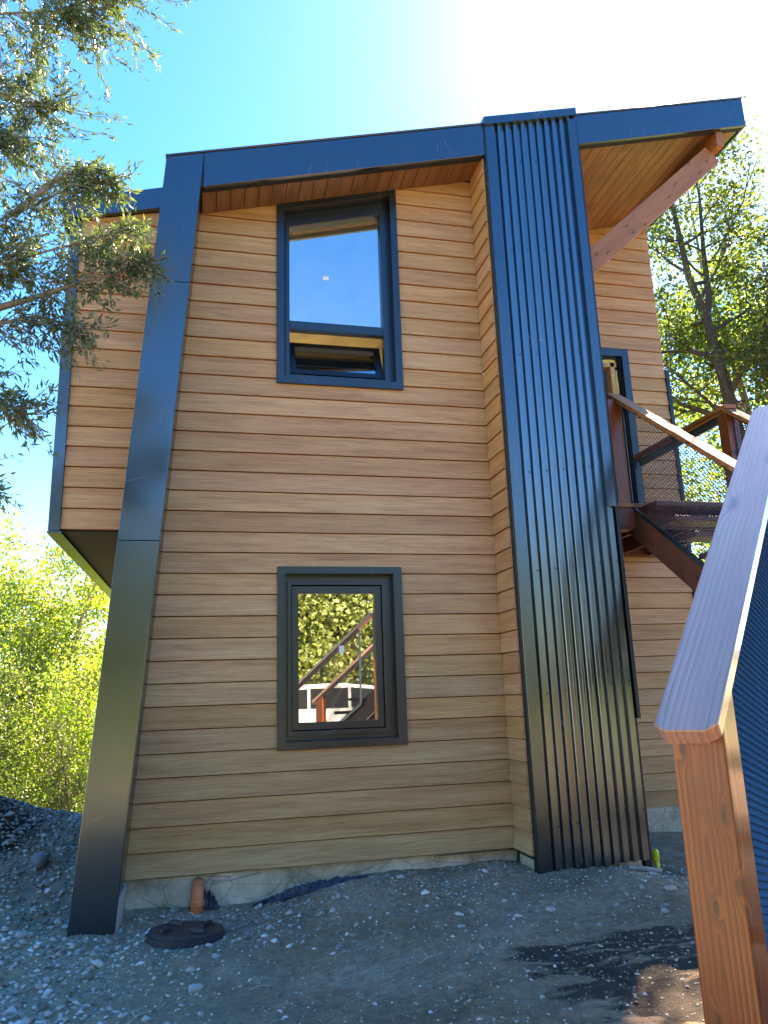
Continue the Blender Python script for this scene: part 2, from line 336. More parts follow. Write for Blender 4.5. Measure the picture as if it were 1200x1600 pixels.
def rock_mesh(name, seed, mat, flat=.6):
    rng = random.Random(seed); bm = bmesh.new(); bmesh.ops.create_icosphere(bm, subdivisions=2, radius=1)
    ax = (rng.uniform(.8, 1.3), rng.uniform(.6, .9), flat*rng.uniform(.7, 1.1)); o = [rng.uniform(0, 6) for _ in range(6)]
    for v in bm.verts:
        c = v.co; k = 1+.13*math.sin(3*c.x+o[0])*math.cos(2.5*c.y+o[1])+.1*math.sin(5*c.z+o[2]+2*c.x)
        v.co = Vector((c.x*ax[0]*k, c.y*ax[1]*k, c.z*ax[2]*k))
    m_ = bpy.data.meshes.new(name); bm.to_mesh(m_); bm.free(); m_.materials.append(mat); return m_
def mat_rock(name, a, c): 
    return mat_plain(name, tuple((x+y)/2 for x, y in zip(a, c)), .85, bmp=.5, bs=9)
rk = mat_rock('pale_rock', (.35, .34, .31), (.5, .48, .44)); rk2 = mat_rock('tan_rock', (.26, .2, .14), (.35, .29, .2)); rk3 = mat_rock('grey_rock', (.16, .16, .16), (.26, .26, .26))
# gravel: thousands of small stones, one object
rng = np.random.default_rng(7)
def gravel(name, n, xr, yr, size, mat, dens=None, seed=1):
    rng = np.random.default_rng(seed)
    x = rng.uniform(*xr, n); y = rng.uniform(*yr, n)
    if dens is not None:
        k = rng.random(n) < dens(x, y); x, y = x[k], y[k]
    k = ~((y > -.02) & (x > -.62)); x, y = x[k], y[k]; n = len(x)
    z = hfull(x, y)
    s = size*np.exp(rng.normal(0, .45, n)); s = np.clip(s, size*.4, size*3.2)
    base = np.array([(1,0,0),(-1,0,0),(0,1,0),(0,-1,0),(0,0,1),(0,0,-1)], float)
    V = base[None]*s[:, None, None]*rng.uniform(.5, 1.25, (n, 6, 1)); V[:, :, 2] *= .55
    a = rng.uniform(0, 6.28, n); ca, sa = np.cos(a)[:, None], np.sin(a)[:, None]
    X = V[:, :, 0]*ca-V[:, :, 1]*sa; Y_ = V[:, :, 0]*sa+V[:, :, 1]*ca; t = rng.uniform(-.5, .5, (n, 1)); Z = V[:, :, 2]+X*t
    V = np.stack([X+x[:, None], Y_+y[:, None], Z+z[:, None]+s[:, None]*.12], -1).reshape(-1, 3)
    f = np.array([(0,2,4),(2,1,4),(1,3,4),(3,0,4),(2,0,5),(1,2,5),(3,1,5),(0,3,5)]); Fc = (f[None]+(np.arange(n)*6)[:, None, None]).reshape(-1, 3)
    me = bpy.data.meshes.new(name); me.vertices.add(len(V)); me.vertices.foreach_set('co', V.astype(np.float32).ravel())
    me.loops.add(Fc.size); me.loops.foreach_set('vertex_index', Fc.ravel().astype(np.int32)); me.polygons.add(len(Fc)); me.polygons.foreach_set('loop_start', (np.arange(len(Fc))*3).astype(np.int32))
    me.update(calc_edges=True); me.materials.append(mat); return tag(link(bpy.data.objects.new(name, me)), kind='stuff')
gv, nt, b = M_('gravel_mix'); g = N(nt, 'ShaderNodeNewGeometry')
nt.links.new(ramp(nt, g.outputs['Random Per Island'], [(0, (.16, .135, .11)), (.4, (.33, .295, .25)), (.8, (.52, .48, .43)), (1, (.75, .72, .67))]), b.inputs['Base Color']); b.inputs['Roughness'].default_value = .85
tag(gravel('slope_gravel', 16000, (-3.2, .0), (-2.6, 3.4), .016, gv, lambda x, y: .15+.85*(1-sm(-1.0, -.2, x)), 3), 'loose grey gravel covering the slope left of the black column', 'gravel')
tag(gravel('fine_gravel', 30000, (-1.0, 4.4), (-3.4, -.02), .006, gv, lambda x, y: .35+.65*np.exp(-(y+.3)**2*3), 4), 'fine pale grit strewn over the dark dirt in front of the house', 'grit')
tag(gravel('rubble', 3200, (-.6, 4.3), (-1.6, -.05), .017, gv, lambda x, y: np.clip(.07+.8*np.exp(-((x-.35)/.4)**2-((y+.6)/.45)**2)+.5*np.exp(-((x+.35)/.25)**2-((y+.35)/.3)**2)+.35*(x > 3.4), 0, 1)*(((x+.1)**2+(y+.68)**2) > .07), 5), 'small rubble along the foot of the siding wall', 'rubble')
stones = [(3.14, -1.406, .05, rk, 'white egg shaped stone beside the orange post, higher of the pale ones'), (2.80, -1.866, .036, rk, 'small white stone at the edge of the damp patch beside the orange post'),
 (2.86, -1.749, .03, rk3, 'small grey pebble just behind the small white stone by the orange post'), (2.197, -1.513, .035, rk, 'flat pale stone alone on the dirt in front of the ribbed metal'),
 (1.719, -1.342, .022, rk, 'tiny flat pale stone, farther of the pair in the middle of the dirt'), (1.557, -1.601, .028, rk, 'flat pale stone, nearer of the pair in the middle of the dirt'),
 (-.026, -1.75, .045, rk, 'pale wedge shaped rock on the dirt in front of the black lid'), (.919, -1.404, .027, rk2, 'round tan stone on the dirt below the lower window'),
 (.802, -1.574, .03, rk3, 'dark angular stone next to the round tan stone'), (.085, -1.229, .03, rk, 'bright round pebble close to the right rim of the black lid'),
 (-.743, -1.676, .055, rk2, 'oblong brownish rock at the lower left of the yard'),
 (1.49, -.33, .04, rk, 'pale chunk of mortar lying against the foundation below the window'), (-1.35, .9, .12, rk3, 'large grey boulder on the crest of the gravel slope'), (-1.75, -.05, .07, rk, 'angular pale rock on the gravel slope left of the column')]
for i, (x, y, s, m_, lab) in enumerate(stones):
    o = bpy.data.objects.new('stone', rock_mesh('stone', i+3, m_, .55)); z = float(hfull(x, y))
    link(o, None, Matrix.Translation((x, y, z+s*.2)) @ Matrix.Rotation(i*1.7, 4, 'Z') @ Matrix.Scale(s, 4)); tag(o, lab, 'stone', 'loose stones on the ground')
    o.data.shade_smooth()
# ------------------------------------------------------------------ HOUSE
house = empty('house', (1.5, 0, 0), 'two storey house clad in brown lap siding with black metal trim and sloping roof', 'house')
ZB, E = .233, .1804
sof = lambda x: 6.05+.268*x           # underside of the main roof
def board_mesh(polys, O, u, n):
    """lap board pieces: each polygon (u,z); front proud .02 at its foot to .004 at its head"""
    mb = MB(); O = Vector(O); u = Vector(u); n = Vector(n)
    for poly, z0 in polys:
        k = len(poly); fr = [O+u*a+Vector((0, 0, c))+n*(.022-.017*(c-z0)/E) for a, c in poly]; bk = [O+u*a+Vector((0, 0, c))-n*.004 for a, c in poly]
        mb.add(fr+bk, [tuple(range(k)), tuple(range(k, 2*k))[::-1]]+[(i, i+k, (i+1) % k+k, (i+1) % k) for i in range(k)])
    return mb
def siding(name, O, u, n, k0, k1, clips, holes, mat, parent=house, ext=(-20, 20), jit=.0):
    """one wall: backing sheet plus one object per board; clips (a,b,c) keep a*u+b*z<=c; holes (u0,u1,z0,z1)"""
    big = [(ext[0], ZB+k0*E), (ext[1], ZB+k0*E), (ext[1], ZB+k1*E), (ext[0], ZB+k1*E)]
    for c in clips: big = clip(big, *c)
    # backing, cut round the holes
    parts = [big]
    for (a0, a1, c0, c1) in holes:
        new = []
        for P_ in parts:
            for cl in ([(1, 0, a0)], [(-1, 0, -a1)], [(-1, 0, -a0), (1, 0, a1), (0, 1, c0)], [(-1, 0, -a0), (1, 0, a1), (0, -1, -c1)]):
                Q = P_
                for c in cl: Q = clip(Q, *c) if Q else Q
                if len(Q) > 2: new.append(Q)
        parts = new
    mb = MB(); Ov = Vector(O); uv = Vector(u); nv = Vector(n)
    for P_ in parts: mb.prism([Ov+uv*a+Vector((0, 0, c))-nv*.006 for a, c in P_], -nv*.10)
    wall = mb.build(name, paper, parent)
    for k in range(k0, k1):
        z0 = ZB+k*E+.008; z1 = ZB+(k+1)*E; pl = [(ext[0], z0), (ext[1], z0), (ext[1], z1), (ext[0], z1)]
        for c in clips: pl = clip(pl, *c) if pl else pl
        pls = [pl] if len(pl) > 2 else []
        for (a0, a1, c0, c1) in holes:
            new = []
            for P_ in pls:
                if z1 <= c0+.001 or z0 >= c1-.001: new.append(P_); continue
                for cl in ([(1, 0, a0)], [(-1, 0, -a1)], [(-1, 0, -a0), (1, 0, a1), (0, 1, c0)], [(-1, 0, -a0), (1, 0, a1), (0, -1, -c1)]):
                    Q = P_
                    for c in cl: Q = clip(Q, *c) if Q else Q
                    if len(Q) > 2: new.append(Q)
            pls = new
        if not pls: continue
        for p in pls:
            if max(q[0] for q in p)-min(q[0] for q in p) > .012: board_mesh([(p, ZB+k*E)], O, u, n).build('siding_board', mat, wall)
    return wall
W1 = (.60, 1.73, ZB+23*E, 9.0); W2 = (.60, 1.64, ZB+5*E, ZB+13*E)
xl = lambda z: -.600+(z-.22)*.0763
siding('front_wall', (0, 0, 0), (1, 0, 0), (0, -1, 0), 0, 36, [(-1, .0763, .60+.22*.0763), (1, 0, 2.582), (-.268, 1, 6.06)], [W1, W2], sidX)
siding('return_wall', (2.582, 0, 0), (0, 1, 0), (-1, 0, 0), 0, 37, [(1, 0, -.024), (-1, 0, .385), (0, 1, 6.05+.268*2.56)], [], sidY)
siding('wing_wall', (0, 0, 0), (1, 0, 0), (0, -1, 0), 15, 33, [(-1, 0, 1.20), (1, 0, -.43), (-.257, 1, 6.12)], [], sidX)
DOOR = (4.05, 4.97, ZB+16*E, ZB+30*E)
siding('porch_wall', (0, 1.35, 0), (1, 0, 0), (0, -1, 0), 0, 41, [(-1, 0, -3.62), (1, 0, 5.55), (-.268, 1, 6.05)], [DOOR], sidX)
# shell behind the cladding
mb = MB(); mb.box((-1.26, .12, 2.97), (-1.20, 5.0, 5.75)); mb.box((-.35, .12, -.1), (-.25, 5.0, 2.93)); mb.build('left_wall', blackM, house)
mb = MB(); mb.prism([(5.50, 1.46, -.2), (5.50, 5.0, -.2), (5.50, 5.0, 7.5), (5.50, 1.46, 7.5)], (.07, 0, 0)); mb.build('right_wall', sidX, house)
mb = MB(); mb.box((3.60, -.33, .0), (3.66, 1.34, 6.95)); mb.build('porch_side_wall', blackM, house)
mb = MB()
mb.prism([(-1.2, 4.9, 3), (-.2, 4.9, 3), (-.2, 4.9, 5.95), (-1.2, 4.9, 5.7)], (0, .1, 0))
mb.box((-.3, 4.9, -.2), (.4, 5.0, 6.05)); mb.box((2.6, 4.9, -.2), (5.5, 5.0, 6.7)); mb.box((.4, 4.9, -.2), (2.6, 5.0, 3.9)); mb.box((.4, 4.9, 5.6), (2.6, 5.0, 6.1))
mb.build('rear_wall', ply, house)
mb = MB(); mb.box((-.24, .11, 2.78), (3.55, 4.89, 2.93)); mb.box((3.551, 1.47, 2.78), (5.49, 4.89, 2.93)); mb.box((-1.19, .11, 2.965), (-.3, 4.89, 2.99)); mb.build('upper_floor', ply, house)
MB().box((-.24, .11, -.02), (3.55, 4.89, .22)).build('ground_floor', ply, house)
ic = lambda a, c: [(a, 0, sof(a)-.03), (c, 0, sof(c)-.03), (c, 0, sof(c)-.01), (a, 0, sof(a)-.01)]
MB().prism([(p[0], .12, p[2]) for p in ic(-1.18, 3.55)], (0, 4.75, 0)).prism([(p[0], 1.47, p[2]) for p in ic(3.551, 5.48)], (0, 3.4, 0)).build('inner_ceiling', ply, house)
MB().box((2.45, .13, .23), (2.52, 4.88, 2.77)).box((2.45, .13, 2.94), (2.52, 4.88, 6.6)).build('partition_wall', ply, house)
# foundation
fm, nt, b = M_('concrete'); tc = N(nt, 'ShaderNodeTexCoord'); P = tc.outputs['Object']
a1 = noise(nt, P, 3.2, 7, .65); a2 = noise(nt, P, 28, 5, .6)
cc = ramp(nt, a1.outputs[0], [(.3, (.28, .22, .15)), (.48, (.55, .45, .32)), (.65, (.72, .62, .47))])
cr = N(nt, 'ShaderNodeTexVoronoi', feature='DISTANCE_TO_EDGE'); cr.inputs['Scale'].default_value = 2.6; nt.links.new(mapping(nt, P, (1, 1, 1.8)), cr.inputs['Vector'])
ck = ramp(nt, cr.outputs[0], [(.0, (1, 1, 1)), (.012, (0, 0, 0))]); cc = mix(nt, math_(nt, 'MULTIPLY', ck, .7), cc, (.09, .075, .06))
nt.links.new(cc, b.inputs['Base Color']); b.inputs['Roughness'].default_value = .9; bump(nt, math_(nt, 'ADD', a1.outputs[0], math_(nt, 'MULTIPLY', a2.outputs[0], .3)), .8, .05, b)
def slab(name, x0, x1, y, z0, z1, nx_, seed):
    v = []; f = []; nz = 8
    for i in range(nx_+1):
        for j in range(nz+1):
            x = x0+(x1-x0)*i/nx_; z = z0+(z1-z0)*j/nz; d = float(vnoise(np.array(x), np.array(z), 3, seed)*.035+vnoise(np.array(x), np.array(z), 13, seed+1)*.012)+(.02 if z < -.0 + .03 else 0)
            v.append((x, y-.0-d, z))
    for i in range(nx_):
        for j in range(nz): a = i*(nz+1)+j; f.append((a, a+nz+1, a+nz+2, a+1))
    o = mk(name, v, f, fm, house, smooth=True); return o
slab('foundation', -.57, 2.60, .035, -.25, .226, 90, 11); 
MB().box((3.60, 1.30, -.4), (5.52, 1.40, .25)).build('porch_foundation', fm, house)
MB().box((2.60, -.32, -.25), (3.57, -.05, .20)).build('chimney_footing', fm, house)
wm = MB(); wr = random.Random(5)
for a, c in (((.0, .19), (-.05, .24)), ((.02, .17), (.09, .24)), ((.06, .16), (.45, .21)), ((.5, .04), (.62, .15)), ((.75, .05), (.66, .18)), ((-.45, .10), (-.2, -.02)), ((-.3, .05), (-.16, -.03)), ((1.1, .13), (1.35, .19))):
    p = []
    for t in range(6): s = t/5; p.append((a[0]+(c[0]-a[0])*s+wr.uniform(-.004, .004), -.002-.012*math.sin(3.1*s), a[1]+(c[1]-a[1])*s+wr.uniform(-.004, .004)))
    wm.tube(p, .0022, 5)
tag(wm.build('tie_wire', mat_plain('rust_wire', (.07, .05, .04), .8), house), kind='stuff')
MB().box((1.9, -.028, .222), (2.57, .0, .229)).build('starter_strip', mat_plain('zinc', (.55, .5, .42), .35, 1), house)
# roof
rt = lambda x: 6.38+.268*x
MB().prism([(-.45, -.40, sof(-.45)+.02), (5.70, -.40, sof(5.70)+.02), (5.70, -.40, rt(5.70)), (-.45, -.40, rt(-.45))], (0, 5.9, 0)).build('roof', blackM, house)
MB().prism([(-1.36, -.02, sof(-1.36)+.1), (-.46, -.02, sof(-.46)+.1), (-.46, -.02, rt(-.46)-.05), (-1.36, -.02, rt(-1.36)-.05)], (0, 5.5, 0)).build('wing_roof', blackM, house)
def fas(name, x0, x1, y0, y1, lo, hi): 
    black = mattb if name == 'drip_strip' else globals()['black']
    o = MB().prism([(x0, y0, lo(x0)), (x1, y0, lo(x1)), (x1, y0, hi(x1)), (x0, y0, hi(x0))], (0, y1-y0, 0)).build(name, black, house); bevel(o, .003, 1); return o
flo = lambda x: 6.035+.268*x; fhi = lambda x: 6.385+.268*x
fas('fascia', -.125, 2.597, -.44, -.405, flo, fhi); fas('fascia', 3.605, 5.72, -.44, -.405, flo, fhi)
fas('roof_edge_trim', -.46, 5.725, -.452, -.395, lambda x: fhi(x)+.001, lambda x: fhi(x)+.018)
fas('drip_strip', -.12, 2.595, -.403, -.345, lambda x: flo(x)-.002, lambda x: sof(x)+.018); fas('drip_strip', 3.66, 5.70, -.403, -.345, lambda x: flo(x)-.002, lambda x: sof(x)+.018)
MB().prism([(5.66, -.345, sof(5.66)-.004), (5.70, -.345, sof(5.7)-.004), (5.70, -.345, sof(5.7)+.01), (5.66, -.345, sof(5.66)+.01)], (0, 1.75, 0)).build('drip_strip', black, house)
MB().prism([(5.702, -.403, flo(5.7)), (5.72, -.403, flo(5.7)), (5.72, -.403, fhi(5.72)), (5.702, -.403, fhi(5.7))], (0, 1.87, 0)).build('verge_trim', black, house)
# wing fascia, widening to the roof corner
MB().prism([(-1.405, -.075, 5.955), (-1.27, -.075, 5.80), (-.45, -.075, 6.01), (-.45, -.075, 6.225)], (0, .07, 0)).build('wing_fascia', black, house)
MB().prism([(-1.405, -.0, 5.955), (-1.30, -.0, 5.80), (-1.27, -.0, 5.80), (-1.39, .0, 5.99)], (0, 5, 0)).build('wing_verge', black, house)
MB().box((-1.292, -.034, 2.93), (-1.202, .10, 5.84)).build('wing_corner_trim', black, house)
MB().box((-1.292, .101, 2.93), (-1.262, 5.0, 5.80)).build('wing_side_sheet', black, house)
MB().box((-1.18, .004, 2.925), (-.40, 5.0, 2.937)).build('wing_underside', mattb, house)
MB().box((-1.297, -.038, 2.905), (-1.185, 5.0, 2.924)).build('wing_underside_flashing', black, house)
# soffit boards run front to back
sm_ = MB().prism([(-.15, -.40, sof(-.15)+.012), (5.69, -.40, sof(5.69)+.012), (5.69, -.40, sof(5.69)+.019), (-.15, -.40, sof(-.15)+.019)], (0, 1.75, 0)).build('soffit', paper, house)
x = -.14; i = 0; rr = random.Random(3)
while x < 5.62:
    x1 = min(x+.128, 5.655); y1 = -.03 if x1 < 2.58 else 1.33
    if not (2.5 < x < 3.60):
        cuts = [-.344, y1] if y1 < 0 else [-.344, rr.uniform(.1, .9), y1]
        for c0, c1 in zip(cuts[:-1], cuts[1:]):
            th = .011+rr.uniform(0, .003); L = c1-c0-.003; sl = math.hypot(x1-x-.005, .268*(x1-x-.005)); cx_, cy_ = (x+x1)/2, (c0+c1)/2
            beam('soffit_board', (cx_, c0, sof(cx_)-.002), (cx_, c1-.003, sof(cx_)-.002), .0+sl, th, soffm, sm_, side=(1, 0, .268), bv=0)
    x = x1+.001; i += 1
# slanted column: three cladding panels round a core
cxo = lambda z: -.901+(z+.011)*.0718; cxi = lambda z: -.597+(z+.011)*.0736
core = MB().prism([(cxo(-.1)+.012, -.40, -.1), (cxi(-.1)-.012, -.40, -.1), (cxi(6.3)-.012, -.40, rt(-.13)), (cxo(6.2)+.012, -.40, rt(-.45))], (0, .37, 0)).build('slanted_column', blackM, house)
for z0, z1 in ((-.03, 2.77), (2.774, 5.035), (5.039, None)):
    p = [(cxo(z0), -.44, z0+.0), (cxi(z0), -.44, z0)]
    p += [(cxi(z1), -.44, z1), (cxo(z1), -.44, z1)] if z1 else [(cxi(6.35), -.44, fhi(-.127)), (cxo(6.26), -.44, fhi(-.45))]
    o = MB().prism(p, (0, .035, 0)).build('cladding_panel', black, core); bevel(o, .002, 1)
    o = MB().prism([(a[0], -.404, a[2]) for a in (p[1], p[2])]+[(p[2][0]+.004, -.404, p[2][2]), (p[1][0]+.004, -.404, p[1][2])], (0, .37, 0)).build('cladding_panel', black, core)
o = MB().prism([(cxi(-.0)-.004, -.39, -.02), (cxi(.2)-.004, -.39, .21), (cxi(.2)-.004, -.0, .21), (cxi(0)-.004, -.0, -.02)], (.022, 0, 0)).build('column_base_board', mat_plain('weathered_board', (.42, .4, .37), .8), house)
# ---- corrugated metal clad shaft
shaft = MB().prism([(2.61, -.36, .12), (3.59, -.36, .15), (3.59, -.36, 7.15), (2.61, -.36, 6.9)], (0, .3, 0)).build('metal_shaft', blackM, house)
def prof(s):      # s in ribs: broad flat crown, steep flanks, narrow pan
    t = s % 1.0
    if t < .30: return 0
    if t < .45: a = (t-.30)/.15; return a*a*(3-2*a)
    if t < .84: return 1
    if t < .98: a = (t-.84)/.14; return 1-a*a*(3-2*a)
    return 0
def ribbed(x0, x1, zb, zt, y, pitch=.0865, dep=.034):
    n = int((x1-x0)/.0043); v = []; f = []
    for i in range(n+1):
        x = x0+(x1-x0)*i/n; yy = y-dep*prof((x-2.70)/pitch)
        v += [(x, yy, zb(x)), (x, yy, zt(x)), (x, yy+.0015, zb(x)), (x, yy+.0015, zt(x))]
    f = []
    for i in range(n):
        a = 4*i; c = a+4; f += [(a, c, c+1, a+1), (a+2, a+3, c+3, c+2), (a, a+2, c+2, c), (a+1, c+1, c+3, a+3)]
    f += [(0, 1, 3, 2), (4*n, 4*n+2, 4*n+3, 4*n+1)]
    o = mk('ribbed_sheet', v, f, ribm, shaft, smooth=True); o.data.set_sharp_from_angle(angle=R(50)); return o
ribbed(2.665, 3.59, lambda x: .115+.035*(x-2.6), lambda x: 3.60, -.412)
ribbed(2.665, 3.59, lambda x: 3.52, lambda x: 7.10+.268*(x-2.6), -.4145)
def strip(name, a, b, mat=black, par=shaft): o = MB().box(a, b).build(name, mat, par); bevel(o, .002, 1); return o
strip('corner_trim', (2.600, -.452, .10), (2.700, -.438, 3.27)); strip('corner_trim', (2.600, -.454, 3.22), (2.700, -.440, 7.10))
strip('corner_trim', (2.586, -.452, .10), (2.598, -.375, 7.08), blackM)
MB().prism([(3.518, -.462, 3.14), (3.603, -.462, 3.14), (3.603, -.462, 7.30), (3.518, -.462, 7.27)], (0, .022, 0)).build('corner_trim', black, shaft)
strip('corner_trim', (3.606, -.44, 1.27), (3.637, -.34, 7.3), blackM)
MB().prism([(2.585, -.475, 7.055), (3.62, -.475, 7.335), (3.62, -.475, 7.425), (2.585, -.475, 7.145)], (0, .30, 0)).build('shaft_cap', black, shaft)
scr = MB()
for z in (.45, 1.5, 2.55, 3.45, 4.6, 5.7, 6.7):
    for k in (0, 2, 4, 7, 9):
        x = 2.70+.0865*(k+1.13); y = -.4145; scr.tube([(x, y, z+.01*k), (x, y-.007, z+.01*k)], .0065, 6)
for z in (1, 2.9, 4.1, 5.0, 6.2): scr.tube([(3.575, -.462, z+.2), (3.575, -.467, z+.2)], .005, 6); scr.tube([(2.68, -.45, z), (2.68, -.458, z)], .005, 6)
tag(scr.build('screw_head', mat_plain('screw', (.05, .06, .08), .3, .8), shaft), kind='stuff')
# ---- windows
def ring(name, outer, inner, y0, y1, mat, par, bv=.002):
    n = len(outer); v = [(a, y0, c) for a, c in outer]+[(a, y0, c) for a, c in inner]+[(a, y1, c) for a, c in outer]+[(a, y1, c) for a, c in inner]; f = []
    for i in range(n):
        j = (i+1) % n; f += [(i, j, n+j, n+i), (2*n+i, 3*n+i, 3*n+j, 2*n+j), (i, 2*n+i, 2*n+j, j), (n+i, n+j, 3*n+j, 3*n+i)]
    o = mk(name, v, f, mat, par); 
    if bv: bevel(o, bv, 1)
    return o
def inset(q, d):
    (x0, z0), (x1, _), (_, z2), (_, z3) = q; sl = (z2-z3)/(x1-x0)
    return [(x0+d, z0+d), (x1-d, z0+d), (x1-d, z2-d-sl*d*0), (x0+d, z3-d+sl*d*0)]
# upper window: sloping head, fixed light above an open hopper sash
w1 = MB().box((.60, .02, 4.33), (.601, .021, 4.331)).build('window', framem, house); w1['label'] = 'upper window with sloping head and tilted lower sash'
qo = [(.562, 4.34), (1.757, 4.34), (1.757, 6.518), (.562, 6.198)]; qi = [(.632, 4.415), (1.690, 4.415), (1.690, 6.435), (.632, 6.145)]
ring('trim', qo, qi, -.038, -.006, framem, w1)
ring('reveal', [(.600, 4.375), (1.725, 4.375), (1.725, 6.49), (.600, 6.19)], qi, -.005, .06, framem, w1)
qf = [(.690, 4.465), (1.600, 4.465), (1.600, 6.26), (.690, 6.015)]
ring('frame', [(.600, 4.38), (1.725, 4.38), (1.725, 6.49), (.600, 6.19)], qf, .062, .13, framem, w1)
ring('frame', [(.648, 4.42), (1.65, 4.42), (1.65, 6.33), (.648, 6.06)], qf, .045, .061, framem, w1)
o = MB().box((.690, .05, 4.925), (1.600, .125, 5.015)).build('transom', framem, w1); bevel(o, .003, 1)
MB().prism([(.685, .10, 5.01), (1.605, .10, 5.01), (1.605, .10, 6.265), (.685, .10, 6.02)], (0, .002, 0)).build('glass_pane', glass, w1)
# hopper: bottom hinged, leaning inwards
th = R(24.5); MH = Matrix.Translation((1.145, .085, 4.47)) @ Matrix.Rotation(-th, 4, 'X')
def ringL(name, o_, i_, y0, y1, par, M):
    n = 4; v = [(a, y0, c) for a, c in o_]+[(a, y0, c) for a, c in i_]+[(a, y1, c) for a, c in o_]+[(a, y1, c) for a, c in i_]; f = []
    for i in range(n):
        j = (i+1) % n; f += [(i, j, n+j, n+i), (2*n+i, 3*n+i, 3*n+j, 2*n+j), (i, 2*n+i, 2*n+j, j), (n+i, n+j, 3*n+j, 3*n+i)]
    return mk(name, v, f, framem, par, M)
sash = ringL('sash', [(-.45, 0), (.45, 0), (.45, .44), (-.45, .44)], [(-.39, .06), (.39, .06), (.39, .38), (-.39, .38)], -.03, .03, w1, MH)
gp = MB().prism([(-.392, 0, .058), (.392, 0, .058), (.392, 0, .382), (-.392, 0, .382)], (0, .003, 0)).build('glass_pane', glass, w1, MH)
stk = mat_plain('sticker', (.85, .9, .92), .5)
# lower window
w2 = MB().box((.61, .02, 1.13), (.611, .021, 1.131)).build('window', framem, house); w2['label'] = 'lower rectangular window with thick black surround'
ring('trim', [(.568, 1.122), (1.666, 1.122), (1.666, 2.640), (.568, 2.640)], [(.632, 1.185), (1.594, 1.185), (1.594, 2.577), (.632, 2.577)], -.038, -.006, framem, w2)
ring('reveal', [(.60, 1.155), (1.63, 1.155), (1.63, 2.61), (.60, 2.61)], [(.632, 1.185), (1.594, 1.185), (1.594, 2.577), (.632, 2.577)], -.005, .055, framem, w2)
ring('frame', [(.60, 1.155), (1.63, 1.155), (1.63, 2.61), (.60, 2.61)], [(.695, 1.265), (1.50, 1.265), (1.50, 2.49), (.695, 2.49)], .057, .13, framem, w2)
ring('sash', [(.70, 1.27), (1.495, 1.27), (1.495, 2.485), (.70, 2.485)], [(.757, 1.330), (1.438, 1.330), (1.438, 2.420), (.757, 2.420)], .07, .12, framem, w2)
ring('frame', [(.66, 1.225), (1.535, 1.225), (1.535, 2.52), (.66, 2.52)], [(.695, 1.265), (1.50, 1.265), (1.50, 2.49), (.695, 2.49)], .035, .056, framem, w2)
MB().box((.75, .10, 1.325), (1.445, .102, 2.425)).build('glass_pane', glass, w2)
MB().box((1.115, .095, 1.90), (1.155, .099, 1.965)).build('sticker', stk, w2)
MB().box((1.02, .095, 5.50), (1.08, .099, 5.54)).build('sticker', stk, w1)
# door to the deck
dr = MB().prism([(3.67, 1.318, 5.545), (5.055, 1.318, 5.545), (5.055, 1.318, 5.64), (3.67, 1.318, 5.64)], (0, .045, 0)).build('door', framem, house); dr['label'] = 'unfinished deck doorway with pine frame'
MB().box((4.965, 1.318, 3.25), (5.055, 1.363, 5.544)).build('trim', framem, dr)
MB().box((4.955, 1.365, 3.25), (4.968, 1.5, 5.55)).build('reveal', framem, dr)
beam('jamb', (4.86, 1.45, 3.25), (4.86, 1.45, 5.49), .06, .12, pine, dr, side=(1, 0, 0)); beam('lintel', (3.9, 1.45, 5.46), (4.92, 1.45, 5.46), .12, .07, pine, dr, side=(0, 1, 0))
foam = MB(); fr_ = random.Random(9); pts = [(4.905+fr_.uniform(-.008, .008), 1.40, 3.3+.08*i) for i in range(27)]; foam.tube(pts, [.024+fr_.uniform(-.008, .01) for _ in pts], 7); pts = [(4.9-.08*i, 1.40, 5.50+fr_.uniform(-.006, .006)) for i in range(11)]; foam.tube(pts, [.022+fr_.uniform(-.006, .008) for _ in pts], 7)
foam.build('expanding_foam', mat_plain('foam', (.72, .6, .22), .8, bmp=.4), dr, smooth=True)
lf = MB().box((-.42, -.02, -1.05), (.42, .02, 1.05)).build('door_leaf', pine, dr, Matrix.Translation((4.47, 1.75, 4.33)) @ Matrix.Rotation(R(35), 4, 'Z')); 
MB().box((.30, -.05, -.0), (.36, -.021, .16)).build('lock', framem, lf, W[lf])
# black corner post of the porch wall
strip('corner_post', (5.552, 1.318, .25), (5.602, 1.38, 5.40), blackM, house)
# diagonal strut and beam under the porch roof
beam('purlin', (5.40, -.385, sof(5.40)-.105), (5.40, 1.31, sof(5.40)-.105), .085, .185, redw, house, side=(1, 0, 0))
beam('strut', (3.62, -.245, 5.66), (5.36, -.245, 7.262), .085, .225, redw, house, side=(0, 1, 0))
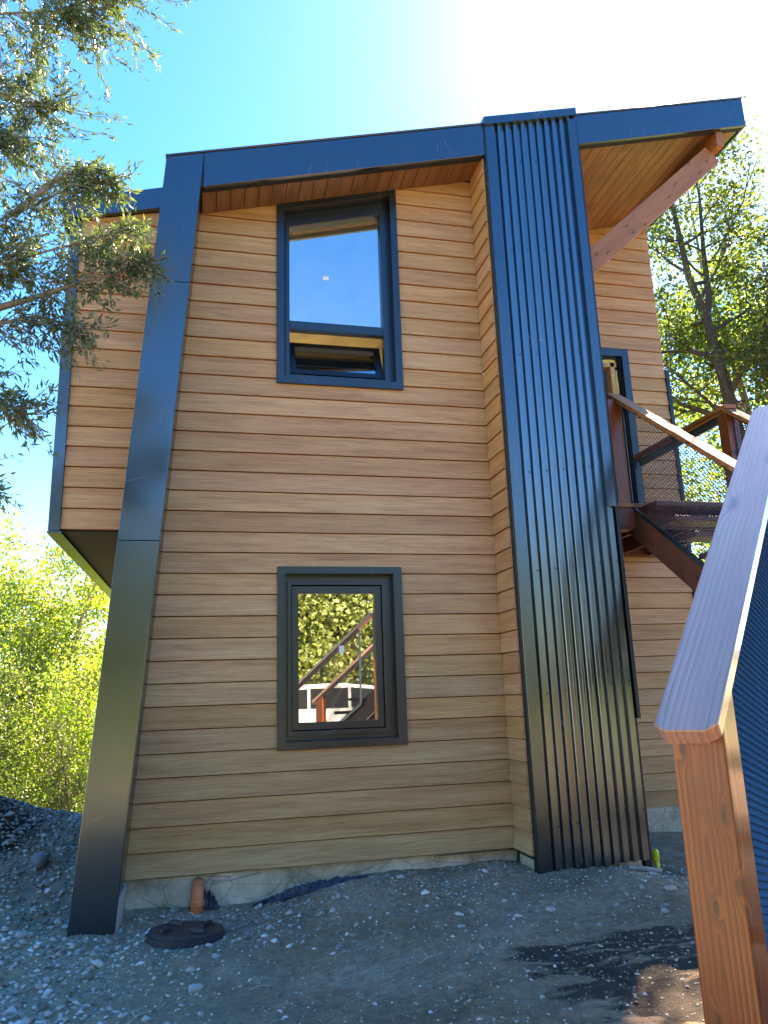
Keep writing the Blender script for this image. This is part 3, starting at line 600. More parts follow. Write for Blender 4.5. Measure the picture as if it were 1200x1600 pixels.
# ------------------------------------------------------------------ STAIRCASE
stair = empty('outdoor_staircase', (3.93, -2.2, 0), 'stained wooden outdoor staircase with black expanded metal railings beside the house', 'staircase')
meshm = mat_metal('mesh_metal', (.006, .008, .011), .3, 2.4)
railw.node_tree.nodes['Principled BSDF'].inputs['Coat IOR'].default_value = 1.85
dv = Vector((.6227, .494, .6067)); dh = Vector((dv.x, dv.y, 0)).normalized(); rg = Vector((dh.y, -dh.x, 0)); up = Vector((0, 0, 1))
def exp_mesh(name, O, u, v, a0, a1, lo, hi, tilt, nrm, par, lw=.030, sw=.0125, row_el=0.2, th=.0022):
    """expanded metal in the plane (u,v): slanted rows of diamond openings made of twisted strands, bounded by lo(a)<b<hi(a)"""
    O = Vector(O); u = Vector(u); v = Vector(v); nrm = Vector(nrm).normalized(); c, s = math.cos(row_el), math.sin(row_el)
    r = max(a1-a0, 3)*1.5; V = []; Fc = []; amin = min(a0, a1); amax = max(a0, a1); H = 2.2
    n = int(r/lw)+2; k = int(4.0/sw); mid = ((a0+a1)/2, (lo(a0)+hi(a1)+lo(a1)+hi(a0))/4)
    for j in range(-k//2, k//2):
        off = (j % 2)*lw/2
        for i in range(-n, n):
            p = (i*lw+off, j*sw)
            ctr = (mid[0]+p[0]*c-p[1]*s, mid[1]+p[0]*s+p[1]*c)
            if not (amin < ctr[0] < amax) or not (lo(ctr[0]) < ctr[1] < hi(ctr[0])): continue
            for dx_, dy_ in ((lw/2, sw), (-lw/2, sw)):
                q = (ctr[0]+dx_*c-dy_*s, ctr[1]+dx_*s+dy_*c)
                A = O+u*ctr[0]+v*ctr[1]; B = O+u*q[0]+v*q[1]
                wv = (v*.8*c-u*.8*s)*th+nrm*tilt
                i0 = len(V); V += [A-wv, B-wv, B+wv, A+wv]; Fc.append((i0, i0+1, i0+2, i0+3))
    me = bpy.data.meshes.new(name); me.from_pydata([tuple(x) for x in V], [], Fc); me.materials.append(meshm)
    return tag(link(bpy.data.objects.new(name, me), par), kind='stuff')
def slope_top(o, k):
    m = max(v.co.x for v in o.data.vertices)
    for v in o.data.vertices:
        if v.co.x > m-.02: v.co.x += v.co.y*k
def rail_box(name, p0, p1, w, h, mat, cham=.024, plumb=False):
    """handrail board with clipped corners at both ends"""
    p0 = Vector(p0); p1 = Vector(p1); X = (p1-p0); L = X.length; X.normalize(); Yv = Vector((0, 0, 1)).cross(X).normalized(); Zv = X.cross(Yv); c = (p0+p1)/2
    M = Matrix(((X.x, Yv.x, Zv.x, c.x), (X.y, Yv.y, Zv.y, c.y), (X.z, Yv.z, Zv.z, c.z), (0, 0, 0, 1))); l = L/2; k = w/2
    o = MB().prism([(-l, -k+cham, -h), (-l+cham, -k, -h), (l-cham, -k, -h), (l, -k+cham, -h), (l, k-cham, -h), (l-cham, k, -h), (-l+cham, k, -h), (-l, k-cham, -h)], (0, 0, h)).build(name, mat, stair, M)
    return bevel(o, .004, 2)
P0 = Vector((1.024, -4.957, 1.449))
lrail = None
for side in (0, 1):
    S = P0 + rg*1.02*side
    hr = rail_box('handrail', S, S+dv*2.03, .14, .040, railw)
    for t in (.19, 2.135):
        q = S+dv*t; zt = q.z-.052 if t < 1 else S.z+2.0*dv.z; gz = float(hfull(q.x, q.y))-.05
        slope_top(beam('post', (q.x, q.y, gz), (q.x, q.y, zt), .118, .118, postw, stair, side=tuple(dh)), .77 if t < 1 else 0)
    # mesh panel: black flat-bar frame, expanded metal inside
    zr = lambda a: S.z+a/math.hypot(dv.x, dv.y)*dv.z
    a0, a1 = .22, 1.40; lo_ = lambda a: zr(a)-1.10; hi_ = lambda a: zr(a)-.075
    off = Vector((0, 0, 0)); pa = lambda a, z: Vector((S.x, S.y, 0))+dh*a+up*z
    for A, B in (((a0, hi_(a0)), (a1, hi_(a1))), ((a0, lo_(a0)), (a1, lo_(a1)))): beam('panel_frame', pa(*A), pa(*B), .006, .030, meshm, stair, side=tuple(rg), bv=0)
    for a in (a0, a1): beam('panel_frame', pa(a, lo_(a)), pa(a, hi_(a)), .030, .006, meshm, stair, side=tuple(dh), bv=0)
    exp_mesh('mesh_panel', (S.x, S.y, 0), dh, up, a0, a1, lo_, hi_, -.0032, rg, stair, .034, .0115, row_el=.35)
    # stringer
    s0 = S-dv*.75; s1 = S+dv*2.1; s0 = s0+rg*(.06 if side == 0 else -.06); s1 = s1+rg*(.06 if side == 0 else -.06)
    beam('stringer', s0-up*1.20, s1-up*1.20, .045, .24, darkw, stair, side=tuple(rg))
for i in range(9):
    z = 1.66-.182*(i+0)-.182; t = (z-(P0.z-.95))/dv.z; q = P0+dv*t
    beam('tread', Vector((q.x, q.y, z))+rg*.09, Vector((q.x, q.y, z))+rg*.93, .27, .04, darkw, stair, side=tuple(dh))
# landing: planks cut to the outline
outline = [(2.27, -3.93), (3.93, -2.27), (5.05, -2.27), (5.05, -4.75), (2.90, -4.75)]
y = -4.75
while y < -2.3:
    pl = list(outline)
    pl = clip(pl, 0, 1, y+.135); pl = clip(pl, 0, -1, -y) if pl else pl
    if len(pl) > 2: MB().prism([(a, c, 1.655) for a, c in pl], (0, 0, .035)).build('deck_board', redw, stair)
    y += .142
for a, c in ((4.98, -2.4), (4.98, -4.65), (3.4, -4.65), (4.05, -2.42)): beam('post', (a, c, -.1), (a, c, 1.65), .118, .118, redw, stair)
beam('joist', (3.0, -4.68, 1.56), (5.0, -4.68, 1.56), .045, .18, darkw, stair); beam('joist', (3.95, -2.33, 1.56), (5.0, -2.33, 1.56), .045, .18, darkw, stair)
# upper flight along the house
SL = .77; ys = -.10
for xx, lab in ((3.95, 0), (5.02, 1)):
    zt = (4.385 if lab == 0 else 4.235)
    hz = lambda y_: zt+SL*(y_-ys if lab == 0 else y_+.33)
    y0_ = ys if lab == 0 else -.33
    rail_box('handrail', (xx, -2.28, hz(-2.28)), (xx, y0_+.06, hz(y0_+.06)), .14, .04, redw, .012)
    px_ = xx-.075 if lab == 0 else xx
    beam('post', (px_, y0_+.0, 2.99), (px_, y0_+.0, zt-.075), .135, .135, postw, stair, side=(1, 0, 0))
    beam('post', (xx, -2.22, 1.6), (xx, -2.22, hz(-2.22)-.10), .115, .115, postw, stair, side=(1, 0, 0))
    b0, b1 = -2.14, y0_-.075; lo_ = lambda y_: hz(y_)-1.13; hi_ = lambda y_: hz(y_)-.07
    exp_mesh('mesh_panel', (xx, 0, 0), (0, 1, 0), up, b0, b1, lo_, hi_, -.0014, (-1, 0, 0), stair, .052, .017, row_el=.35, th=.0036)
    for A, B in (((b0, hi_(b0)), (b1, hi_(b1))), ((b0, lo_(b0)), (b1, lo_(b1)))): beam('panel_frame', (xx, A[0], A[1]), (xx, B[0], B[1]), .006, .035, meshm, stair, side=(1, 0, 0), bv=0)
    for a in (b0, b1): beam('panel_frame', (xx, a, lo_(a)), (xx, a, hi_(a)), .03, .006, meshm, stair, side=(0, 1, 0), bv=0)
    beam('stringer', (xx+(.03 if lab == 0 else -.03), -2.35, 3.10+SL*(-2.35+.12)-.02), (xx+(.03 if lab == 0 else -.03), -.06, 3.10-.02+.046), .05, .25, darkw, stair, side=(1, 0, 0))
for i in range(8):
    z = 3.20-.2*i; yy = -.33-.26*i
    beam('tread', (4.01, yy, z-.02), (4.96, yy, z-.02), .27, .045, darkw, stair, side=(0, 1, 0))
# upper deck
y = -.19
while y < 1.25:
    beam('deck_board', (3.68, y+.068, 3.225), (5.08, y+.068, 3.225), .136, .04, redw, stair, side=(0, 1, 0)); y += .143
beam('joist', (3.67, -.155, 3.10), (5.05, -.155, 3.10), .045, .19, darkw, stair, side=(0, 1, 0)); beam('ledger', (3.67, 1.30, 3.08), (5.5, 1.30, 3.08), .045, .16, darkw, stair, side=(0, 1, 0))
for xx in (4.1, 4.6, 5.0): beam('joist', (xx, -.12, 3.10), (xx, 1.27, 3.10), .045, .18, darkw, stair, side=(1, 0, 0))
rail_box('handrail', (5.02, -.40, 4.235), (5.02, 1.30, 4.235), .14, .04, redw, .012)
beam('panel_frame', (5.02, -.26, 4.14), (5.02, 1.28, 4.14), .02, .09, meshm, stair, side=(1, 0, 0), bv=0); beam('panel_frame', (5.02, -.26, 3.29), (5.02, 1.28, 3.29), .006, .035, meshm, stair, side=(1, 0, 0), bv=0)
exp_mesh('mesh_panel', (5.02, 0, 0), (0, 1, 0), up, -.26, 1.29, lambda a: 3.29, lambda a: 4.15, -.0014, (-1, 0, 0), stair, .052, .017, row_el=.0, th=.0036)
# ------------------------------------------------------------------ small things on the ground
pvc = mat_plain('orange_pvc', (.85, .20, .075), .4, bs=12)
pp = empty('drain_pipe', (-.04, -.12, 0), 'orange plastic drain elbow coming out of the foundation above the black lid', 'pipe')
pts = [(-.04, .03, .165)]+[(-.04, -.03-.085*math.sin(a), .085+.08*math.cos(a)) for a in [i*math.pi/2/6 for i in range(7)]]+[(-.04, -.116, -.06)]
MB().tube(pts, .047, 18).build('elbow', pvc, pp, smooth=True)
MB().tube([(-.04, -.115, .035), (-.04, -.115, .045), (-.04, -.115, .075), (-.04, -.115, .085)], [.049, .056, .056, .049], 18).build('collar', pvc, pp)
MB().tube([(-.04, -.116, -.05), (-.04, -.116, -.012)], .053, 18).build('collar', pvc, pp)
lidm = mat_plain('black_plastic', (.028, .03, .036), .45, bmp=.2, bs=25)
lid = empty('inspection_lid', (-.10, -.68, .0), 'round black plastic inspection chamber lid with raised lugs sunk in the gravel', 'manhole cover')
ML = Matrix.Translation((-.10, -.68, .022)) @ Matrix.Rotation(R(-3), 4, 'X') @ Matrix.Rotation(R(3), 4, 'Y')
def lathe(prof_, n=48):
    v = []; f = []
    for r, z in prof_:
        for k in range(n): a = 2*math.pi*k/n; v.append((r*math.cos(a), r*math.sin(a), z))
    for i in range(len(prof_)-1):
        for k in range(n): f.append((i*n+k, i*n+(k+1) % n, (i+1)*n+(k+1) % n, (i+1)*n+k))
    f.append(tuple(range((len(prof_)-1)*n, len(prof_)*n))); return v, f
v, f = lathe([(.262, -.10), (.262, -.012), (.252, -.006)]); mk('rim', v, f, lidm, lid, ML)
v, f = lathe([(.25, -.03), (.25, .012), (.244, .018), (.20, .020), (.196, .015), (.05, .017), (.01, .017)]); mk('cover', v, f, lidm, lid, ML)
for k in range(4):
    a = .5+k*math.pi/2; o = MB().box((-.055, -.011, 0), (.055, .011, .03)).build('lug', lidm, lid, ML @ Matrix.Translation((.15*math.cos(a), .15*math.sin(a), .014)) @ Matrix.Rotation(a+.5, 4, 'Z')); bevel(o, .004, 1)
bagm = mat_plain('blue_black_plastic', (.02, .028, .06), .35, bmp=.5, bs=30)
def crumple(name, ctrs, seed, sx, sy, sz, label, cat):
    bm = bmesh.new(); rn = random.Random(seed)
    n = 40; m_ = 9; vs = []
    for i in range(n+1):
        s = i/n; j = s*(len(ctrs)-1); a = int(min(j, len(ctrs)-2)); q = Vector(ctrs[a]).lerp(Vector(ctrs[a+1]), j-a)
        for k in range(m_): w_ = (k/(m_-1)-.5); taper = math.sin(math.pi*min(max(s, .04), .96))**.5; vs.append(bm.verts.new((q.x+rn.uniform(-sx, sx), q.y+w_*sy*taper+rn.uniform(-.006, .006), q.z+sz*taper*(1-(2*w_)**2)*rn.uniform(.5, 1.3))))
    for i in range(n):
        for k in range(m_-1): a = i*m_+k; bm.faces.new((vs[a], vs[a+1], vs[a+m_+1], vs[a+m_]))
    me = bpy.data.meshes.new(name); bm.to_mesh(me); bm.free(); me.materials.append(bagm); return tag(link(bpy.data.objects.new(name, me)), label, cat)
gz = lambda x, y: float(hfull(x, y))
crumple('plastic_sheet', [(.42, -.10, gz(.42, -.1)), (.7, -.09, gz(.7, -.09)+.01), (.95, -.08, gz(.95, -.08)+.01), (1.28, -.07, gz(1.28, -.07)+.005)], 4, .008, .09, .05, 'crumpled dark blue plastic sheet half buried along the foundation', 'plastic sheet')
crumple('plastic_bag', [(-.10, -.06, .0), (.0, -.055, .03), (.06, -.06, .02), (.12, -.09, -.01)], 6, .006, .08, .10, 'dark blue plastic bag bunched behind the orange pipe', 'plastic bag')
cb = MB(); cp = [(.38+.02*i, -.13-.03*math.sin(i*.8), gz(.38+.02*i, -.13)+.012+.02*math.sin(i*.5)) for i in range(14)]; cb.tube(cp, .008, 8)
tag(cb.build('cable', bagm, smooth=True), 'black cable loop beside the blue plastic sheet', 'cable')
yel = mat_plain('yellow_cap', (.72, .68, .03), .4)
vp = empty('gas_pipe', (3.74, -.27, 0), 'short yellow capped pipe standing at the foot of the ribbed metal', 'pipe')
g0 = gz(3.74, -.27); MB().tube([(3.745, -.27, g0-.03), (3.735, -.27, g0+.10)], .021, 14).build('pipe_stub', yel, vp, smooth=True)
MB().tube([(3.735, -.27, g0+.09), (3.733, -.27, g0+.10), (3.732, -.27, g0+.165), (3.732, -.27, g0+.178), (3.732, -.27, g0+.186)], [.024, .030, .029, .022, .010], 14).build('cap', yel, vp, smooth=True)
tag(MB().tube([(3.32, -.52, gz(3.32, -.52)+.02), (3.5, -.47, gz(3.5, -.47)+.025), (3.68, -.40, gz(3.68, -.4)+.03)], .024, 12).build('grey_pipe', mat_plain('grey_pipe', (.2, .19, .18), .6)), 'short grey pipe lying beside the yellow cap', 'pipe')
twm = mat_plain('dry_twig', (.42, .36, .26), .9); tr_ = random.Random(12)
for i, (x, y, L, a, lab) in enumerate(((-.35, -2.15, .16, .9, 'forked dry twig on the dirt at the bottom left'), (.25, -1.9, .13, .1, 'thin straight straw on the dirt near the bottom'), (1.15, -2.1, .18, .5, 'dry grass stalk beside the damp patches'), (-.3, -.38, .2, 2.2, 'dry stick leaning by the black lid'))):
    t = MB(); z = gz(x, y)+.01; t.tube([(x, y, z), (x+L*.5*math.cos(a), y+L*.5*math.sin(a), z+.015), (x+L*math.cos(a), y+L*math.sin(a), z+.006)], [.004, .003, .002], 5)
    t.tube([(x+L*.4*math.cos(a), y+L*.4*math.sin(a), z+.012), (x+L*.7*math.cos(a+.7), y+L*.7*math.sin(a+.7), z+.03)], [.003, .0015], 5)
    tag(t.build('twig', twm), lab, 'twig', 'dry twigs on the dirt')
# ------------------------------------------------------------------ TREES
def leaf_obj(name, pos, dirs, size, asp, mat, parent, seed, M):
    """one folded leaf per point"""
    rng = np.random.default_rng(seed); n = len(pos); d = dirs/np.linalg.norm(dirs, axis=1, keepdims=True)
    r = rng.normal(size=(n, 3)); s = np.cross(d, r); s /= np.linalg.norm(s, axis=1, keepdims=True)+1e-9; nn = np.cross(d, s)
    L = size*rng.uniform(.6, 1.3, (n, 1)); w = L*asp
    V = np.stack([pos, pos+d*L*.45+s*w+nn*w*.35, pos+d*L-nn*L*.08, pos+d*L*.45-s*w+nn*w*.35], 1).reshape(-1, 3)
    V = V-np.array(M.translation)
    me = bpy.data.meshes.new(name); me.vertices.add(4*n); me.vertices.foreach_set('co', V.astype(np.float32).ravel())
    b_ = (np.arange(n)*4)[:, None]; Fc = np.concatenate([b_+np.array([[0, 1, 2]]), b_+np.array([[0, 2, 3]])], 1).reshape(-1)
    me.loops.add(len(Fc)); me.loops.foreach_set('vertex_index', Fc.astype(np.int32)); me.polygons.add(2*n); me.polygons.foreach_set('loop_start', (np.arange(2*n)*3).astype(np.int32))
    me.update(calc_edges=True); me.materials.append(mat); return link(bpy.data.objects.new(name, me), parent, M)
def wander(rn, p, d, L, n, wob, trop):
    pts = [Vector(p)]; d = Vector(d).normalized()
    for i in range(n):
        d = (d+Vector((rn.gauss(0, wob), rn.gauss(0, wob), rn.gauss(0, wob)+trop))).normalized(); pts.append(pts[-1]+d*L/n)
    return pts
def tree(name, label, base, H, lean=(0, 0), spread=.5, nb=10, first=.3, r0=.12, leaves=9000, lsize=.09, asp=.28, lmat=None, bark=None, seed=1, group=None, sig=.16, forks=1, trop=.04, droop=0, topk=.35, paths=None):
    rn = random.Random(seed); rg_ = np.random.default_rng(seed); base = Vector(base)
    root = empty(name, base, label, 'tree', group)
    tb = MB(); twigs = []; mains = []
    if paths: mains = [([Vector(q) for q in pa], ra) for pa, ra in paths]
    else:
        for k in range(forks):
            a = rn.uniform(0, 6.28); d = Vector((lean[0]+(.18*math.cos(a) if forks > 1 else 0), lean[1]+(.18*math.sin(a) if forks > 1 else 0), 1))
            mains.append((wander(rn, base-up*.3, d, H, 9, .07, .03), r0*(1 if k == 0 else .75)))
    for pts, r in mains:
        m_ = len(pts); tb.tube(pts, [r*(1-.88*i/(m_-1)) for i in range(m_)], 9)
        L_ = sum((pts[i+1]-pts[i]).length for i in range(m_-1))
        for j in range(nb):
            f = first+(1-first)*(j+rn.random())/nb; g = f*(m_-1); a = min(int(g), m_-2); p = pts[a].lerp(pts[a+1], g-a)
            an = j*2.4+rn.uniform(-.4, .4); el = rn.uniform(.15, .7)-droop; bl = H*spread*(1-f*(1-topk))*rn.uniform(.7, 1.15)
            bp = wander(rn, p, (math.cos(an)*math.cos(el), math.sin(an)*math.cos(el), math.sin(el)), bl, 6, .16, trop-droop*.15)
            rb = r*(1-.85*f)*.5; tb.tube(bp, [rb*(1-.8*i/6)+.002 for i in range(7)], 6); twigs.append((bp, 1))
            for s_ in range(5):
                g2 = rn.uniform(.25, 1)*6; a2 = min(int(g2), 5); p2 = bp[a2].lerp(bp[a2+1], g2-a2); d2 = (bp[a2+1]-bp[a2]).normalized()+Vector((rn.gauss(0, .6), rn.gauss(0, .6), rn.gauss(0, .4)-droop*.4))
                tp = wander(rn, p2, d2, bl*rn.uniform(.25, .5), 4, .2, trop-droop*.2); tb.tube(tp, [rb*.35*(1-.7*i/4)+.0015 for i in range(5)], 4, False); twigs.append((tp, 2))
    tb.build('trunk', bark, root)
    wts = np.array([sum((t[0][i+1]-t[0][i]).length for i in range(len(t[0])-1)) for t in twigs]); wts = wts/wts.sum(); cnt = rg_.multinomial(leaves, wts)
    PS = []; DS = []
    for (tp, lv), c in zip(twigs, cnt):
        if c == 0: continue
        A = np.array([tuple(q) for q in tp]); t = rg_.uniform(.15 if lv == 2 else .45, 1, c)*(len(A)-1); ia = np.minimum(t.astype(int), len(A)-2); fr = (t-ia)[:, None]
        p = A[ia]*(1-fr)+A[ia+1]*fr; o_ = rg_.normal(0, sig, (c, 3)); PS.append(p+o_); DS.append((A[ia+1]-A[ia])/np.linalg.norm(A[ia+1]-A[ia], axis=1, keepdims=True)*.6+rg_.normal(0, .6, (c, 3))+np.array([0, 0, -.25-droop*.3]))
    leaf_obj('crown', np.concatenate(PS), np.concatenate(DS), lsize, asp, lmat, root, seed+50, Matrix.Translation(base))
    return root
lf_olive = mat_leaf('olive_leaf', [(.1, (.035, .065, .038)), (.5, (.07, .12, .06)), (.85, (.13, .19, .08)), (1, (.30, .32, .06))], .22, .35)
lf_lime = mat_leaf('lime_leaf', [(.1, (.04, .09, .02)), (.5, (.12, .20, .045)), (.9, (.24, .30, .06))], .5, .5)
lf_yel = mat_leaf('yellow_leaf', [(.1, (.05, .11, .025)), (.5, (.15, .23, .05)), (.9, (.27, .32, .06))], .5, .5)
lf_far = mat_leaf('far_leaf', [(.1, (.08, .11, .035)), (.5, (.15, .185, .06)), (.9, (.26, .28, .09))], .3, .6)
lf_dark = mat_leaf('dark_leaf', [(.1, (.022, .042, .016)), (.6, (.05, .085, .026)), (1, (.11, .15, .04))], .3, .45)
lf_mid = mat_leaf('mid_leaf', [(.1, (.03, .06, .022)), (.5, (.07, .115, .04)), (.85, (.14, .18, .05)), (1, (.24, .24, .05))], .45, .4)
bk1 = mat_bark('dark_bark', (.03, .025, .022), (.09, .075, .065)); bk2 = mat_bark('pale_bark', (.15, .12, .095), (.33, .28, .23))
# foreground tree whose branches hang in from the left
lt = empty('evergreen_tree', (-3.4, -2.3, 0), 'fine leaved evergreen tree hanging its branches in from the left over the wing', 'tree')
lt_base = Vector((-3.4, -2.3, float(hfull(-3.4, -2.3))-.1)); rn = random.Random(21); tb = MB()
trk = [lt_base, Vector((-3.3, -2.2, 1.5)), Vector((-3.05, -2.2, 3.2)), Vector((-2.8, -2.2, 5)), Vector((-2.4, -2.25, 6.6)), Vector((-2.2, -2.2, 8))]
tb.tube(trk, [.17, .14, .12, .09, .06, .02], 10)
Z_ = -2.2
br = [ # (polyline, leafy spread, leaves)
 ([(-2.8, -2.2, 5.0), (-2.1, -2.2, 5.55), (-1.5, -2.2, 5.75), (-1.1, -2.2, 5.85), (-.80, -2.2, 5.93)], .20, 3300),
 ([(-2.4, -2.25, 6.6), (-1.9, -2.2, 6.5), (-1.4, -2.2, 6.3), (-1.0, -2.2, 6.25), (-.68, -2.15, 6.18)], .22, 3000),
 ([(-2.5, -2.2, 6.0), (-1.9, -2.1, 5.6), (-1.5, -2.1, 5.35), (-1.25, -2.1, 5.25), (-1.02, -2.1, 5.22)], .17, 2200),
 ([(-2.9, -2.2, 4.4), (-2.2, -2.2, 4.7), (-1.7, -2.2, 4.9), (-1.4, -2.2, 4.95), (-1.2, -2.2, 4.85)], .14, 1300),
 ([(-3.0, -2.2, 3.4), (-2.2, -2.25, 3.75), (-1.6, -2.3, 4.05), (-1.15, -2.3, 4.3), (-.88, -2.3, 4.5)], .12, 900),
 ([(-1.15, -2.3, 4.3), (-.95, -2.3, 4.55), (-.85, -2.3, 4.62), (-.76, -2.3, 4.60), (-.62, -2.3, 4.57)], .07, 700),
 ([(-3.0, -2.2, 3.3), (-2.2, -2.3, 3.45), (-1.5, -2.35, 3.8), (-.95, -2.4, 4.02), (-.50, -2.4, 4.22)], .085, 1000),
 ([(-1.2, -2.3, 3.7), (-.95, -2.35, 3.78), (-.75, -2.4, 3.85), (-.55, -2.4, 3.93), (-.40, -2.4, 4.02)], .075, 700),
 ([(-1.8, -2.3, 3.6), (-1.5, -2.3, 3.62), (-1.2, -2.3, 3.6), (-.98, -2.3, 3.68), (-.72, -2.3, 3.62)], .10, 700),
 ([(-3.1, -2.2, 2.6), (-2.2, -2.3, 3.1), (-1.6, -2.3, 3.25), (-1.2, -2.3, 3.2), (-.98, -2.3, 3.08)], .12, 1000),
 ([(-2.2, -2.3, 3.1), (-1.8, -2.3, 2.95), (-1.45, -2.3, 2.9), (-1.25, -2.3, 2.75), (-1.18, -2.3, 2.65)], .09, 450),
 ([(-3.1, -2.2, 2.8), (-2.3, -2.3, 3.7), (-1.7, -2.3, 3.95), (-1.3, -2.3, 3.95), (-1.1, -2.3, 4.05)], .14, 1100)]
PS = []; DS = []; rgn = np.random.default_rng(5)
for pl, sg, n in br:
    pts = [Vector(q) for q in pl]; tb.tube(pts, [.022, .016, .011, .007, .003], 6)
    nt_ = 80; per = int(n*(1.35 if pl[-1][2] > 5 else 2.0))//nt_
    for k in range(nt_):
        g = (1.0+3*(k+rn.random())/nt_) if k % 5 else rn.uniform(3.2, 3.99); a = min(int(g), 3); p = pts[a].lerp(pts[a+1], g-a); d = (pts[a+1]-pts[a]).normalized()
        td = (d*.5+Vector((rn.gauss(0, .7), rn.gauss(0, .7), rn.gauss(0, .7)-.1))).normalized(); L = sg*rn.uniform(1.3, 4.2)*(1.15-.12*g)
        tp = wander(rn, p, td, L, 5, .22, -.05); tb.tube(tp, [.004, .0035, .003, .0025, .002, .001], 4, False)
        A = np.array([tuple(q) for q in tp]); t = rgn.uniform(.1, 1, per)**.8*5; ia = np.minimum(t.astype(int), 4); fr = (t-ia)[:, None]; dd = A[ia+1]-A[ia]; dd /= np.linalg.norm(dd, axis=1, keepdims=True)
        PS.append(A[ia]*(1-fr)+A[ia+1]*fr+rgn.normal(0, .014, (per, 3))); DS.append(dd*.7+rgn.normal(0, .55, (per, 3))+np.array([0, 0, -.15]))
tb.build('trunk', bk2, lt)
leaf_obj('crown', np.concatenate(PS), np.concatenate(DS), .049, .13, lf_olive, lt, 9, Matrix.Translation(lt_base))
G1 = 'sunlit thicket trees left of the house'
hz_ = lambda x, y: float(hfull(x, y))
tree('broadleaf_tree', 'tall yellow green tree with airy crown behind the cantilevered wing', (-3.6, 12, hz_(-3.6, 12)), 7.9, (.02, 0), .30, 16, .2, .10, 20000, .085, .34, lf_yel, bk2, 31, G1, .22, 2)
tree('broadleaf_tree', 'lime green tree at the far left edge of the thicket with leaning trunk', (-4.6, 10.5, hz_(-4.6, 10.5)), 6.3, (.10, 0), .32, 16, .12, .11, 20000, .075, .32, lf_lime, bk2, 32, G1, .2, 2)
tree('broadleaf_tree', 'bushy lime tree low behind the foot of the slanted column', (-2.2, 9.0, hz_(-2.2, 9)), 4.4, (-.05, 0), .40, 16, .05, .06, 18000, .065, .34, lf_lime, bk2, 33, G1, .2, 3)
tree('broadleaf_tree', 'mid green bushy tree between the leaning trunk and the column', (-3.5, 15, hz_(-3.5, 15)), 6.4, (0, 0), .42, 16, .05, .08, 20000, .08, .36, lf_mid, bk2, 34, G1, .26, 3)
tree('broadleaf_tree', 'small olive green bush behind the dark bank on the left', (-3.5, 7.5, hz_(-3.5, 7.5)), 3.6, (-.06, 0), .40, 14, .05, .05, 13000, .055, .32, lf_mid, bk1, 35, G1, .16, 3)
tree('young_conifer', 'dark green young conifer standing in front of the yellow thicket', (-2.25, 7.8, hz_(-2.25, 7.8)), 3.0, (0, 0), .22, 22, .15, .04, 9000, .05, .12, lf_dark, bk1, 36, None, .07, 1, .0, .1, .15)
tree('evergreen_tree', 'dark leafy tree cut by the left edge below the hanging branches', (-4.9, 8.0, hz_(-4.9, 8.0)), 5.3, (.05, 0), .26, 14, .4, .09, 11000, .07, .3, lf_dark, bk1, 37, None, .16, 1)
tree('broadleaf_tree', 'distant yellow tree filling the gap in the thicket', (-6.0, 19, hz_(-6, 19)), 8.6, (0, 0), .38, 16, .08, .12, 18000, .11, .36, lf_yel, bk2, 38, G1, .32, 2)
# right-hand trees
GR = 'tall trees right of the house'
zr_ = 0.6
tree('tall_tree', 'tall tree with dark forked trunk right behind the staircase railing', (10.6, 6.2, hz_(10.6, 6.2)), 14, paths=[
 ([(10.75, 6.2, -1.6), (10.6, 6.1, 3), (10.38, 6, 6.2), (10.22, 6, 7.6), (10.02, 6, 8.9), (9.72, 6, 9.9), (9.6, 6, 11.3), (9.5, 6, 13.2)], .19),
 ([(10.02, 6, 8.9), (10.15, 6, 9.5), (10.18, 6, 10.6), (10.28, 6, 11.9), (10.2, 6, 13.4)], .085),
 ([(10.35, 6, 6.4), (9.9, 6.2, 7.2), (9.2, 6.4, 8.0), (8.6, 6.4, 9.0)], .05)], spread=.19, nb=15, first=.25, leaves=11500, lsize=.10, asp=.34, lmat=lf_mid, bark=bk1, seed=41, group=GR, sig=.24)
tree('tall_tree', 'slender pale trunked tree at the right edge behind the forked one', (11.6, 7, hz_(11.6, 7)), 13, paths=[
 ([(11.9, 7, -1.6), (11.7, 7, 5), (11.5, 7, 7.6), (11.2, 7, 9.3), (10.9, 7, 10.6), (10.8, 7, 13)], .12), ([(11.55, 7, 7.0), (11.0, 7, 8.0), (10.6, 7.2, 9.4)], .06)], spread=.2, nb=12, first=.3, leaves=9000, lsize=.10, asp=.34, lmat=lf_lime, bark=bk2, seed=42, group=GR, sig=.26)
tree('dense_evergreen', 'dense dark evergreen at the right edge rising to the roof corner', (11.3, 5.0, hz_(11.3, 5)), 12.6, (-.02, 0), .19, 40, .5, .16, 36000, .075, .25, lf_dark, bk1, 43, None, .2, 1, .05, 0, .25)
tree('broadleaf_tree', 'sunlit leafy tree seen through the deck railing', (9.6, 9, hz_(9.6, 9)), 9.8, (0, 0), .30, 18, .2, .13, 22000, .10, .36, lf_lime, bk2, 44, GR, .28, 2)
tree('broadleaf_tree', 'olive tree showing just past the corner of the upper siding', (9.4, 11, hz_(9.4, 11)), 13.5, (0, 0), .22, 22, .3, .15, 16000, .12, .34, lf_mid, bk2, 45, GR, .32, 2)
tree('broadleaf_tree', 'background tree with loose yellow green crown at the right edge', (14.5, 12, hz_(14.5, 12)), 15.5, (0, 0), .24, 22, .25, .16, 26000, .13, .36, lf_lime, bk2, 46, GR, .36, 2)
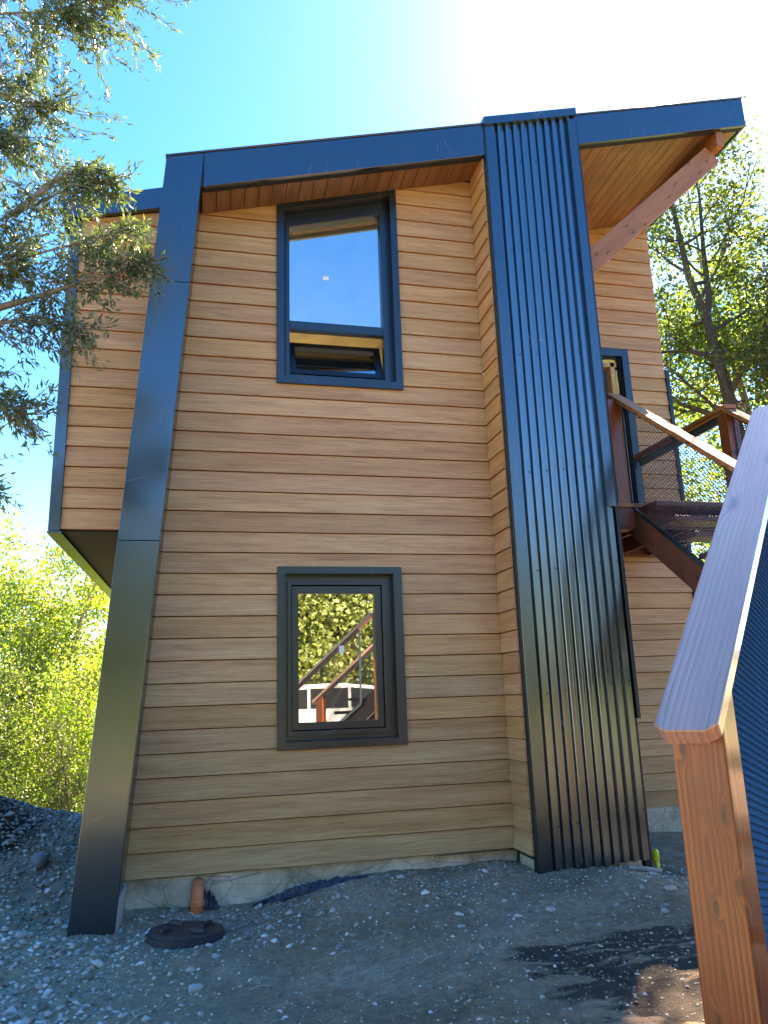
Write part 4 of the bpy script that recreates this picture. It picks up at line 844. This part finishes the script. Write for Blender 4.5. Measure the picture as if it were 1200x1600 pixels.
# wood behind the photographer, seen in the panes and the black metal
GB = 'trees across the track, mirrored in the windows'
places = ['', '', 'third from west', 'fourth from west', 'fifth from west', 'the middle one', 'just past the middle', 'fifth from east', 'fourth from east', 'third from east', 'next to easternmost']
rb_ = random.Random(8); protoL = None; labs = ['sunlit lime tree across the track', 'yellow green tree across the track']
for i in range(11):
    x = -24+5.2*i+rb_.uniform(-1, 1); y = -27-rb_.uniform(0, 9); z = hz_(x, y)
    if i < 2:
        t_ = tree('broadleaf_tree', labs[i]+' reflected in the lower window', (x, y, z), 8.5, (0, 0), .38, 18, .05, .14, 26000, .26, .46, lf_far, bk2, 60+i, GB, .5, 3); protoL = (protoL or [])+[t_]
    else:
        s_ = protoL[i % 2]; c = s_.copy(); col.objects.link(c); M = Matrix.Translation((x, y, z)) @ Matrix.Rotation(i*1.3, 4, 'Z') @ Matrix.Scale(rb_.uniform(.85, 1.25), 4); c.matrix_basis = M; c['label'] = labs[i % 2]+', '+places[i]+', mirrored in the windows'
        for ch in s_.children:
            d = ch.copy(); col.objects.link(d); d.parent = c; d.matrix_parent_inverse = ch.matrix_parent_inverse.copy()
# ------------------------------------------------------------------ parked car behind the photographer
carp = mat_plain('white_paint', (.6, .62, .64), .25, coat=.8, bs=2); tyre = mat_plain('tyre', (.02, .02, .02), .8); hub = mat_plain('alloy', (.5, .5, .52), .3, 1); cgl = mat_plain('car_glass', (.02, .025, .03), .08, ior=1.6)
cx0, cy0 = 3.6, -12.6; cz0 = hz_(cx0, cy0)
car = empty('parked_car', (cx0, cy0, cz0), 'white car parked behind the photographer, mirrored in the lower window', 'car')
MC = Matrix.Translation((cx0, cy0, cz0)) @ Matrix.Rotation(R(12), 4, 'Z')
sidep = [(-2.25, .35), (2.2, .35), (2.28, .62), (2.2, .88), (1.25, 1.02), (.55, 1.52), (-.3, 1.62), (-1.7, 1.58), (-2.2, 1.05), (-2.3, .7)]
body = MB().prism([(a, -.88, c) for a, c in sidep], (0, 1.76, 0)).build('body', carp, car, MC); bevel(body, .07, 3)
for s_ in (-1, 1):
    y_ = s_*.885
    for q in ([(1.05, 1.04), (.48, 1.46), (-.02, 1.5), (-.02, 1.04)], [(-.1, 1.04), (-.1, 1.5), (-1.0, 1.5), (-1.0, 1.04)], [(-1.08, 1.04), (-1.08, 1.49), (-1.6, 1.47), (-1.95, 1.06)]): MB().prism([(a, y_, c) for a, c in q], (0, s_*.006, 0)).build('window', cgl, body, MC)
    for x_ in (-1.4, 1.42):
        w_ = MB().tube([(x_, s_*.68, .34), (x_, s_*.905, .34)], .34, 24).build('wheel', tyre, car, MC); MB().tube([(x_, s_*.906, .34), (x_, s_*.915, .34)], .21, 16).build('rim', hub, w_, MC)
MB().prism([(2.14, -.75, .66), (2.14, -.45, .66), (2.14, -.45, .82), (2.14, -.75, .82)], (.14, 0, 0)).build('headlight', cgl, car, MC)
MB().prism([(2.14, .45, .66), (2.14, .75, .66), (2.14, .75, .82), (2.14, .45, .82)], (.14, 0, 0)).build('headlight', cgl, car, MC)
MB().prism([(1.22, -.7, 1.04), (1.22, .7, 1.04), (.58, .62, 1.5), (.58, -.62, 1.5)], (.03, 0, .02)).build('windscreen', cgl, car, MC)
